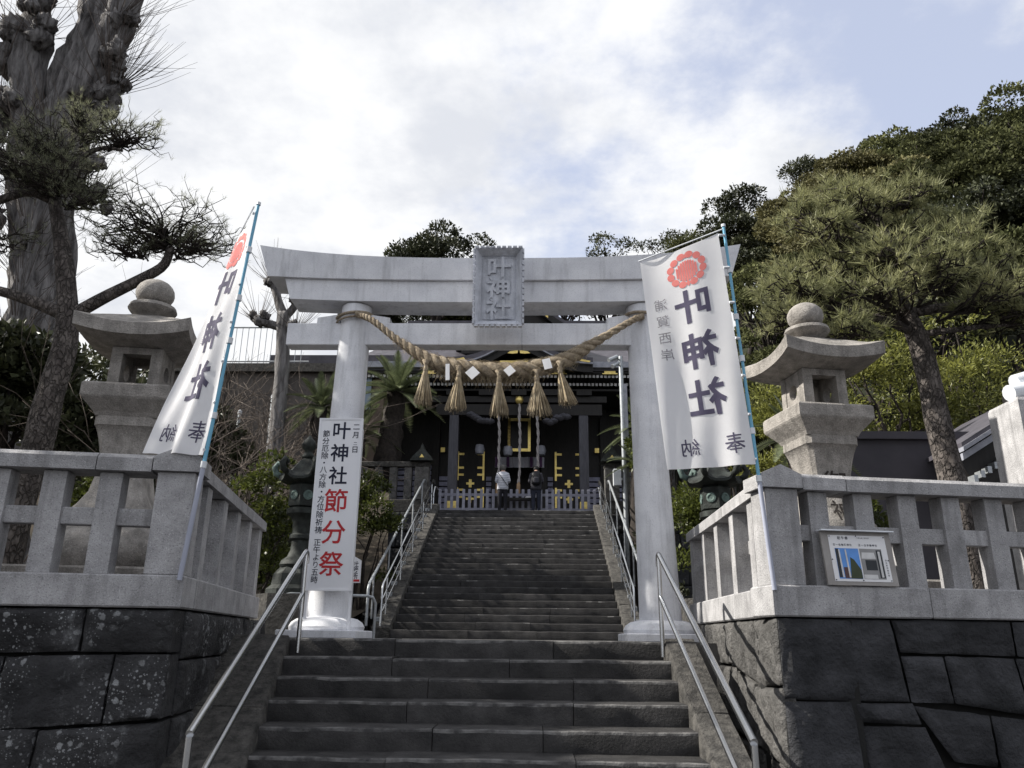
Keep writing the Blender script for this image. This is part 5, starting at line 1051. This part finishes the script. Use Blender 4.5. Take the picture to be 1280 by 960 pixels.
def pad(c, rx, ry, rz, root, n, mb, P, D, r0=.03, twig=.009, second=3):
    """a layered pine pad: crooked twigs fanning from root to a flattened dome, tufts at their ends"""
    c = Vector(c); root = Vector(root)
    for i in range(n):
        a = rng.uniform(0, 2*PI); q = math.sqrt(rng.uniform(.15, 1)); h = rng.uniform(-.25, 1)*math.sqrt(max(0, 1-q*q*.8))
        e = c+Vector((math.cos(a)*q*rx, math.sin(a)*q*ry, h*rz)); pts = zig(root.lerp(c, rng.uniform(.2, 1)), e, r0*rng.uniform(.5, 1), twig, .07, 6, mb, 5)
        for k in range(second):
            cg = lambda: max(-1.6, min(1.6, rng.gauss(0, 1))); b = pts[rng.randint(3, 6)]; e2 = b+Vector((cg()*.28*rx, cg()*.28*ry, (.2+cg()*.3)*rz)); p2 = zig(b, e2, twig*1.3, twig*.6, .1, 4, mb, 4)
            for z in (e2, p2[2]): P.append(z); D.append(((z-c).x*.5, (z-c).y*.5, .45*max(rx, .5)))
        P.append(e); D.append(((e-c).x*.7, (e-c).y*.7, .4*max(rx, .5)))
def pine(label, trunk, radii, limbs, pads, nm, needles, L, w, bark, cat='pine tree'):
    t = thing('pine_tree', label, cat, tuple(trunk[0])); mb = MB(); tp = smooth_path(trunk, 28); rr = [float(np.interp(i/28, np.linspace(0, 1, len(radii)), radii)) for i in range(29)]
    rings = []
    for i, p in enumerate(tp): rings.append([p+Vector((math.cos(a), math.sin(a), 0))*rr[i]*(1+.13*fbm((math.cos(a)*2, math.sin(a)*2, p.z*1.6), 3)) for a in [2*PI*k/18 for k in range(18)]])
    mb.sweep(rings); O('trunk', mb, bark, t, smooth='all')
    for pts, r0, r1 in limbs: mb = MB(); q = smooth_path(pts, 14); mb.tube(q, [r0+(r1-r0)*i/14 for i in range(15)], 8); O('limb', mb, bark, t, smooth='all')
    mb = MB(); P, D = [], []
    for a in pads: pad(*a[:5], a[5], mb, P, D, *a[6:])
    o = O('twigs', mb, 'bark_dark', t, smooth='all', recalc=False); V, F = tufts(np.array([tuple(p) for p in P]), np.array(D), needles, L, w); fast('needles', V-np.array(BASE[t.name]), F, nm, t)
    return t
# right pine, sunlit
pads = []
RT = [(6.5, 11, 1.9), (6.42, 11, 3.6), (6.34, 11, 4.5), (6.3, 11, 5.3), (6.22, 11, 5.95), (6.03, 11.05, 6.75), (6.0, 11, 7.5), (5.85, 11, 8.05)]
for (x, y, z, rx, rz, rt, n) in [(4.35, 10.6, 6.35, .6, .3, (5.7, 10.9, 6.2), 22), (4.9, 11.2, 6.95, .7, .35, (6, 11, 6.7), 24), (4.75, 10.5, 7.45, .5, .3, (6, 11, 7.0), 16), (5.35, 10.7, 7.75, .55, .3, (6, 11, 7.4), 20), (5.85, 11, 8.15, .5, .28, (5.9, 11, 7.9), 18), (6.4, 11.3, 7.85, .5, .3, (6, 11, 7.5), 18), (5.6, 10.2, 6.9, .6, .3, (6.05, 10.9, 6.6), 22), (5.3, 10.2, 6.2, .65, .3, (6.2, 10.9, 5.95), 22),
        (6.7, 10.6, 7.1, .6, .35, (6.05, 11, 6.8), 22), (7.35, 10.8, 6.75, .65, .3, (6.1, 11, 6.5), 24), (8.1, 11, 6.6, .65, .3, (6.9, 11, 6.5), 24), (8.7, 11.2, 6.9, .6, .3, (7.4, 11, 6.7), 18), (7.0, 10.2, 6.2, .6, .25, (6.25, 10.9, 6.0), 22), (7.8, 10.5, 6.05, .6, .25, (6.6, 10.9, 6.0), 20), (6.2, 10.1, 6.45, .55, .25, (6.15, 10.9, 6.2), 20), (8.6, 10.6, 6.2, .6, .25, (7.3, 10.8, 6.2), 18), (6.1, 11.8, 6.6, .7, .3, (6.1, 11.1, 6.4), 14), (7.4, 11.9, 7.1, .7, .3, (6.2, 11.1, 6.7), 14), (5.25, 11.2, 8.2, .4, .3, (5.8, 11, 7.8), 14), (6.35, 10.9, 8.3, .4, .3, (5.95, 11, 7.9), 14), (7.1, 11.2, 7.7, .5, .3, (6.2, 11, 7.3), 16), (4.15, 10.5, 5.95, .45, .3, (5.2, 10.7, 6.1), 14), (4.9, 10.3, 5.7, .45, .25, (5.8, 10.8, 5.95), 14), (4.6, 11, 7.85, .35, .25, (5.4, 10.9, 7.5), 10)]:
    pads.append(((x+rng.uniform(-.1, .1), y, z+rng.uniform(-.12, .18)), rx*.95, rx*.95, rz*.95, rt, n, .028, .008, 3))
pine('spreading pine with sunlit olive needles right of the right stone lantern', RT, [.2, .175, .165, .16, .14, .11, .08, .045], [([(6.2, 11, 6.0), (5.7, 10.8, 6.1), (5.1, 10.7, 6.2), (4.5, 10.6, 6.3)], .08, .03), ([(6.1, 11, 6.5), (5.6, 11, 6.75), (5.0, 11.1, 6.9)], .07, .025), ([(6.15, 11, 6.3), (6.9, 10.9, 6.4), (7.6, 10.9, 6.5), (8.4, 11, 6.55)], .085, .03), ([(6.22, 11, 5.95), (6.9, 10.7, 5.95), (7.8, 10.6, 6.0)], .06, .02), ([(6.0, 11, 7.2), (5.5, 10.7, 7.5), (5.2, 10.6, 7.7)], .05, .02), ([(6.0, 11, 7.3), (6.4, 11.2, 7.7)], .05, .02)], pads, 'needle', 15, .19, .0052, 'bark_pine')
# left pine, backlit and thin
LTk = [(-6.45, 10.5, 1.9), (-6.4, 10.5, 3.3), (-6.3, 10.5, 4.2), (-6.27, 10.5, 4.9), (-6.2, 10.5, 5.5), (-6.28, 10.5, 6.2), (-6.55, 10.5, 7.2), (-6.85, 10.5, 8.1), (-6.95, 10.55, 8.6)]
pads = [((-5.0, 10.5, 7.35), 1.15, .9, .55, (-4.92, 10.5, 7.05), 60, .03, .009, 3), ((-4.45, 10.4, 7.1), .65, .6, .35, (-4.9, 10.5, 6.9), 26, .025, .008, 3), ((-5.6, 10.4, 7.05), .55, .5, .3, (-5.0, 10.5, 6.85), 18, .02, .008, 3),
        ((-6.85, 10.4, 8.75), .75, .7, .45, (-6.9, 10.5, 8.4), 40, .03, .009, 4), ((-7.4, 10.2, 8.3), .85, .7, .45, (-6.9, 10.5, 8.1), 44, .03, .009, 4), ((-6.55, 10.1, 8.0), .75, .6, .4, (-6.75, 10.5, 7.95), 38, .025, .009, 3), ((-5.85, 10.5, 9.0), .6, .5, .5, (-6.15, 10.5, 8.85), 36, .022, .007, 3), ((-6.5, 10.4, 9.25), .5, .5, .3, (-6.6, 10.5, 8.8), 24, .022, .008, 3), ((-7.6, 10.3, 7.2), .7, .6, .45, (-7.4, 10.5, 6.9), 26, .025, .009, 3), ((-6.0, 10.1, 7.7), .5, .4, .35, (-6.65, 10.4, 7.7), 24, .018, .007, 3)]
pine('dark crooked pine leaning over the left stone lantern', LTk, [.22, .2, .19, .18, .165, .15, .12, .09, .05], [([(-6.25, 10.5, 6.0), (-5.76, 10.5, 6.33), (-5.27, 10.5, 6.62), (-4.95, 10.5, 6.85), (-4.88, 10.5, 7.15)], .1, .06), ([(-6.28, 10.5, 6.05), (-6.83, 10.5, 6.28), (-7.4, 10.5, 6.45), (-8.2, 10.5, 6.6)], .1, .06), ([(-6.8, 10.5, 7.95), (-7.2, 10.4, 8.05), (-7.65, 10.3, 7.8), (-8.3, 10.3, 7.7)], .08, .05), ([(-6.85, 10.5, 8.3), (-6.5, 10.5, 8.75), (-6.2, 10.5, 8.9), (-5.9, 10.5, 8.85)], .05, .025)], [a[:6]+(.022, .0055, 4) for a in pads], 'needle_dark', 10, .1, .0021, 'bark_pine')
P, D, mb = [], [], MB(); t = thing('pine_sapling', 'young yellow-green pine at the left edge behind the balustrade', 'pine tree', (-6.9, 9.0, 2.0)); limb((-6.9, 9.0, 1.95), (-6.85, 9, 4.6), .05, .02, .03, 6, mb)
for z, r in ((3.2, .55), (3.8, .6), (4.4, .55), (4.85, .35)): pad((-6.7, 9, z), r, r, .25, (-6.86, 9, z-.15), 14, mb, P, D, .015, .006, 2)
O('stem', mb, 'bark_dark', t, recalc=False); V, F = tufts(np.array([tuple(p) for p in P]), np.array(D), 22, .13, .004); fast('needles', V-np.array(BASE[t.name]), F, 'leaf_bright', t)
# ---- great pollarded ginkgo
def knobby(path, radii, n=26, sides=26, amp=.22, fr=.9, seed=0):
    tp = smooth_path(path, n); rings = []
    for i, p in enumerate(tp):
        r = float(np.interp(i/n, np.linspace(0, 1, len(radii)), radii)); t_ = (tp[min(i+1, n)]-tp[max(i-1, 0)]).normalized(); x = t_.cross(Vector((0, 1, 0))).normalized(); y = t_.cross(x)
        rings.append([p+(x*math.cos(a)+y*math.sin(a))*r*(1+amp*fbm((math.cos(a)*1.8*fr+seed, math.sin(a)*1.8*fr, p.z*.5*fr), 4)+.1*math.cos(a*5+p.z*.6+seed)) for a in [2*PI*k/sides for k in range(sides)]])
    return MB().sweep(rings), tp
def knob(c, r, seed):
    mb = MB(); n = 14; c0 = Vector(c); R_ = random.Random(seed); r0 = r
    for q in range(5):
      rings = []; r = r0*(.75 if q == 0 else R_.uniform(.35, .6)); c = c0 if q == 0 else c0+Vector((R_.gauss(0, 1), R_.gauss(0, .7), R_.gauss(0, 1.1)))*r0*.62; seed += 1.7
      for k in range(1, 10):
        th = PI*k/10; rings.append([Vector(c)+Vector((math.sin(th)*math.cos(a), math.sin(th)*math.sin(a), math.cos(th)*1.1))*r*(1+.6*fbm((math.sin(th)*math.cos(a)*2.6+seed, math.sin(th)*math.sin(a)*2.6, math.cos(th)*2.6), 5)) for a in [2*PI*j/n for j in range(n)]])
      mb.sweep(rings)
    return mb
def shoots(mb, src, n, l0, l1, r, up=.8, spread=.8):
    for i in range(n):
        c, rad, out = src[rng.randrange(len(src))]; d = Vector((rng.gauss(out[0], spread), rng.gauss(out[1], spread), abs(rng.gauss(up, .35))+.1)).normalized(); s = Vector(c)+Vector((d.x, d.y, d.z*.3))*rad*.85; L = rng.uniform(l0, l1)
        mid = s+d*L*.5+Vector((0, 0, .02*L)); e = s+d*L+Vector((0, 0, .14*L)); mb.tube([s, mid, e], [r, r*.75, r*.35], 3)
t = thing('pollarded_ginkgo', 'huge pollarded grey trunk with knobs and bare shoots at the upper left', 'tree', (-11.2, 17, Z1))
mb, tp = knobby([(-11.0, 17, 1.4), (-11.2, 17, 5), (-11.25, 17, 8), (-11.5, 17, 11.5), (-11.45, 17, 14.2), (-11.15, 17, 16.8), (-10.95, 17, 19.5), (-10.8, 17, 22.5)], [.75, .62, .56, .56, .6, .58, .54, .48], 60, 40, seed=1, amp=.42, fr=1.7); O('trunk', mb, 'bark_ginkgo', t, smooth='all')
mb, _ = knobby([(-11.6, 16.9, 10.4), (-12.1, 16.8, 12.2), (-12.3, 16.7, 14.2), (-12.6, 16.6, 16.2), (-12.55, 16.6, 17.4)], [.42, .42, .4, .46, .22], 20, 18, .35, 1.6, 4); O('limb', mb, 'bark_ginkgo', t, smooth='all')
mb, _ = knobby([(-11.0, 16.7, 14.6), (-10.5, 16.6, 16.5), (-10.3, 16.6, 18.2), (-9.9, 16.6, 20.4), (-9.8, 16.6, 22)], [.4, .4, .36, .34, .25], 20, 18, .35, 1.6, 7); O('limb', mb, 'bark_ginkgo', t, smooth='all')
src = []
for i, (x, y, z, r) in enumerate([(-12.9, 16.4, 16.5, .5), (-13.05, 16.4, 15.6, .45), (-12.5, 16.4, 17.4, .42), (-12.1, 16.2, 16.2, .4), (-13.1, 16.4, 13.9, .42), (-12.9, 16.4, 14.3, .38), (-12.75, 16.3, 12.6, .35), (-10.35, 16.4, 16.9, .35), (-10.3, 16.4, 15.7, .4), (-10.15, 16.4, 14.6, .42), (-10.3, 16.3, 12.6, .3), (-10.2, 16.4, 11.6, .3), (-13.3, 16.5, 11.6, .5), (-10.35, 16.5, 18.3, .35), (-11.6, 16.2, 12.2, .4), (-12.3, 16.2, 11.0, .4), (-9.95, 16.4, 14.9, .25)]):
    O('burr', knob((x, y, z), r, i*3.3), 'bark_ginkgo', t, smooth='all'); src.append(((x, y, z), r, ((x+11.5)*.45, -.25)))
mb = MB(); shoots(mb, src, 560, .6, 2.0, .009)
shoots(mb, [((p.x, p.y-.5, p.z), .6, (rng.uniform(-.4, .4), -.3)) for p in tp[12:34]], 380, .5, 1.6, .008)
o = O('shoots', mb, 'twig', t, recalc=False); o['kind'] = 'stuff'
# small pollarded tree on the slope
t = thing('pollarded_tree', 'small pollarded bare tree with knobbed arms left of the torii', 'tree', (-6.4, 20.5, 4))
mb, _ = knobby([(-6.35, 20.5, 3), (-6.35, 20.5, 6), (-6.4, 20.5, 8.5), (-6.5, 20.5, 9.8), (-6.52, 20.5, 10.35)], [.22, .2, .185, .18, .17], 18, 14, .2, 3, 2); O('trunk', mb, 'bark_ginkgo', t, smooth='all'); src = []
for pts, r0 in (([(-6.5, 20.5, 10.1), (-6.7, 20.5, 10.7), (-6.92, 20.5, 11.3)], .14), ([(-6.5, 20.5, 10.2), (-6.25, 20.5, 10.5), (-6.1, 20.5, 10.75)], .12), ([(-6.45, 20.5, 9.9), (-6.85, 20.5, 10.0), (-7.2, 20.5, 10.1)], .13), ([(-6.4, 20.5, 9.6), (-6.1, 20.4, 9.8)], .1)):
    mb, _ = knobby(pts, [r0, r0*.85, r0*.9], 8, 10, .3, 4, 3); O('limb', mb, 'bark_ginkgo', t, smooth='all'); e = pts[-1]; O('burr', knob(e, r0*1.6, r0*50), 'bark_ginkgo', t, smooth='all'); src.append((e, r0*1.2, ((e[0]+6.5)*.6, -.1)))
mb = MB(); shoots(mb, src, 150, .4, 1.3, .008); o = O('shoots', mb, 'twig', t, recalc=False); o['kind'] = 'stuff'
# bare tangled shrubs on the left bank
def bare(label, x, y, z, h, n, lean):
    t = thing('bare_shrub', label, 'shrub', (x, y, z)); mb = MB()
    def grow(p, d, L, r, dep):
        e = p+d*L; m_ = p.lerp(e, .5)+Vector((rng.gauss(0, .06), rng.gauss(0, .06), rng.gauss(0, .05)))*L; mb.tube([p, m_, e], [r, r*.85, r*.6], 4)
        if dep == 0: return
        for k in range(3 if dep > 2 else 2): grow(p.lerp(e, rng.uniform(.45, 1)), (d+Vector((rng.gauss(0, .55), rng.gauss(0, .4), rng.gauss(.05, .4)))).normalized(), L*rng.uniform(.5, .9), r*.62, dep-1)
    for k in range(n): grow(Vector((x+rng.uniform(-.6, .6), y+rng.uniform(-.5, .5), z)), Vector((rng.gauss(lean, .5), rng.gauss(0, .3), 1)).normalized(), h*rng.uniform(.3, .45), .03, 4)
    O('branches', mb, 'twig_pale', t, smooth='all', recalc=False)
bare('bare whippy branches in front of the concrete wall, left of the torii column', -8.6, 23, 4.6, 6.4, 7, .1); bare('thin leafless tree rising to the railing behind the left banner', -10.2, 22, 4.6, 7.0, 6, .05); bare('leafless thicket under the house windows behind the torii column', -7.0, 22.6, 4.2, 6.0, 6, .1); bare('dense bare bush on the bank between the left banner and the torii', -7.2, 18, 2.4, 5.4, 7, .1); bare('bare arching branches above the rounded shrub behind the left balustrade', -5.2, 14.6, 2.0, 4.4, 5, -.3); bare('tangle of bare pale branches on the bank right of the left banner', -6.6, 16.5, 2.0, 4.6, 5, -.25); bare('bare branching shrub on the bank beside the left torii column', -5.5, 19, 2.6, 4.6, 4, -.2); bare('bare twiggy shrub on the bank under the pollarded tree', -8.2, 20, 3.2, 4.6, 5, .1); bare('leafless shrub behind the left stone lantern roof', -6.6, 13.5, 2.0, 5.2, 3, .15); bare('bare branches low behind the left pine', -9.5, 14.5, 2.0, 6.0, 4, .1)
# leaning bare pole-like trunk beside the left torii column
t = thing('leaning_trunk', 'thin leaning bare trunk just left of the left torii column', 'tree', (-3.9, 16, Z1)); mb, _ = knobby([(-4.1, 16, 1.5), (-3.85, 16, 4), (-3.5, 16, 6.3), (-3.4, 16, 6.9)], [.16, .15, .13, .11], 14, 10, .15, 3, 5); O('trunk', mb, 'bark_ginkgo', t, smooth='all'); O('burr', knob((-3.4, 16, 6.95), .15, 8), 'bark_ginkgo', t, smooth='all')
# ---- cycads
def cycad(label, x, y, z0, zc, R, nf, trunk=.26, lean=0):
    t = thing('cycad', label, 'cycad', (x, y, z0)); mb, _ = knobby([(x-lean, y, z0), (x-lean*.5, y, (z0+zc)/2), (x, y, zc)], [trunk*1.1, trunk, trunk*.85], 26, 14, .35, 7, x); O('trunk', mb, 'bark_dark', t, smooth='all'); V = []; F = []; rb = MB()
    for k in range(nf):
        a = 2*PI*k*.381966; el = math.radians(78-95*(k/nf)); L = R*rng.uniform(.85, 1.1); d = Vector((math.cos(a)*math.cos(el), math.sin(a)*math.cos(el), math.sin(el))); hz_ = Vector((math.cos(a), math.sin(a), 0)); sd = Vector((-math.sin(a), math.cos(a), 0)); pts = []
        for i in range(9): s = i/8; pts.append(Vector((x, y, zc))+d*L*s+Vector((0, 0, -.45*L*s*s*math.cos(el)))+hz_*.08*L*s*s)
        rb.tube(pts, [.022-.018*i/8 for i in range(9)], 3); o_ = t
        for i in range(30):
            s = .12+.87*i/29; f = s*8; j = min(7, int(f)); p = pts[j].lerp(pts[j+1], f-j); tg = (pts[j+1]-pts[j]).normalized(); ll = L*.2*math.sin(PI*min(1, .18+s*.8))**.7
            for q in (-1, 1):
                b = len(V); e = p+(sd*q*.85+tg*.5+Vector((0, 0, .25))).normalized()*ll; V += [p-tg*.02*L, p+tg*.02*L, e]; F.append((b, b+1, b+2))
    O('frond_ribs', rb, 'cycad_leaf', t, recalc=False); fast('fronds', np.array([tuple(v) for v in V])-np.array(BASE[t.name]), np.array(F), 'cycad_leaf', t)
cycad('tall cycad with a shaggy trunk left of the shrine eaves', -4.5, 28.0, Z2, 10.3, 1.75, 34, .42, .45); cycad('shorter cycad beside the tall one, behind the signboard top', -5.75, 27.6, Z2, 8.6, 1.5, 26, .3); cycad('cycad on the left bank half hidden by the left torii column', -5.35, 21, 3.6, 7.7, 1.2, 26, .22, .3)
cycad('cycad right of the upper stairs beside the camera pole', 4.3, 26.2, Z1, 8.5, 1.5, 26, .3); cycad('lower cycad right of the upper stairs behind the shrub', 3.9, 25.0, Z1, 7.0, 1.1, 20, .25)
cycad('cycad with grey fronds behind the right banner pole', 5.2, 13.5, Z1, 5.0, 1.0, 22, .25)
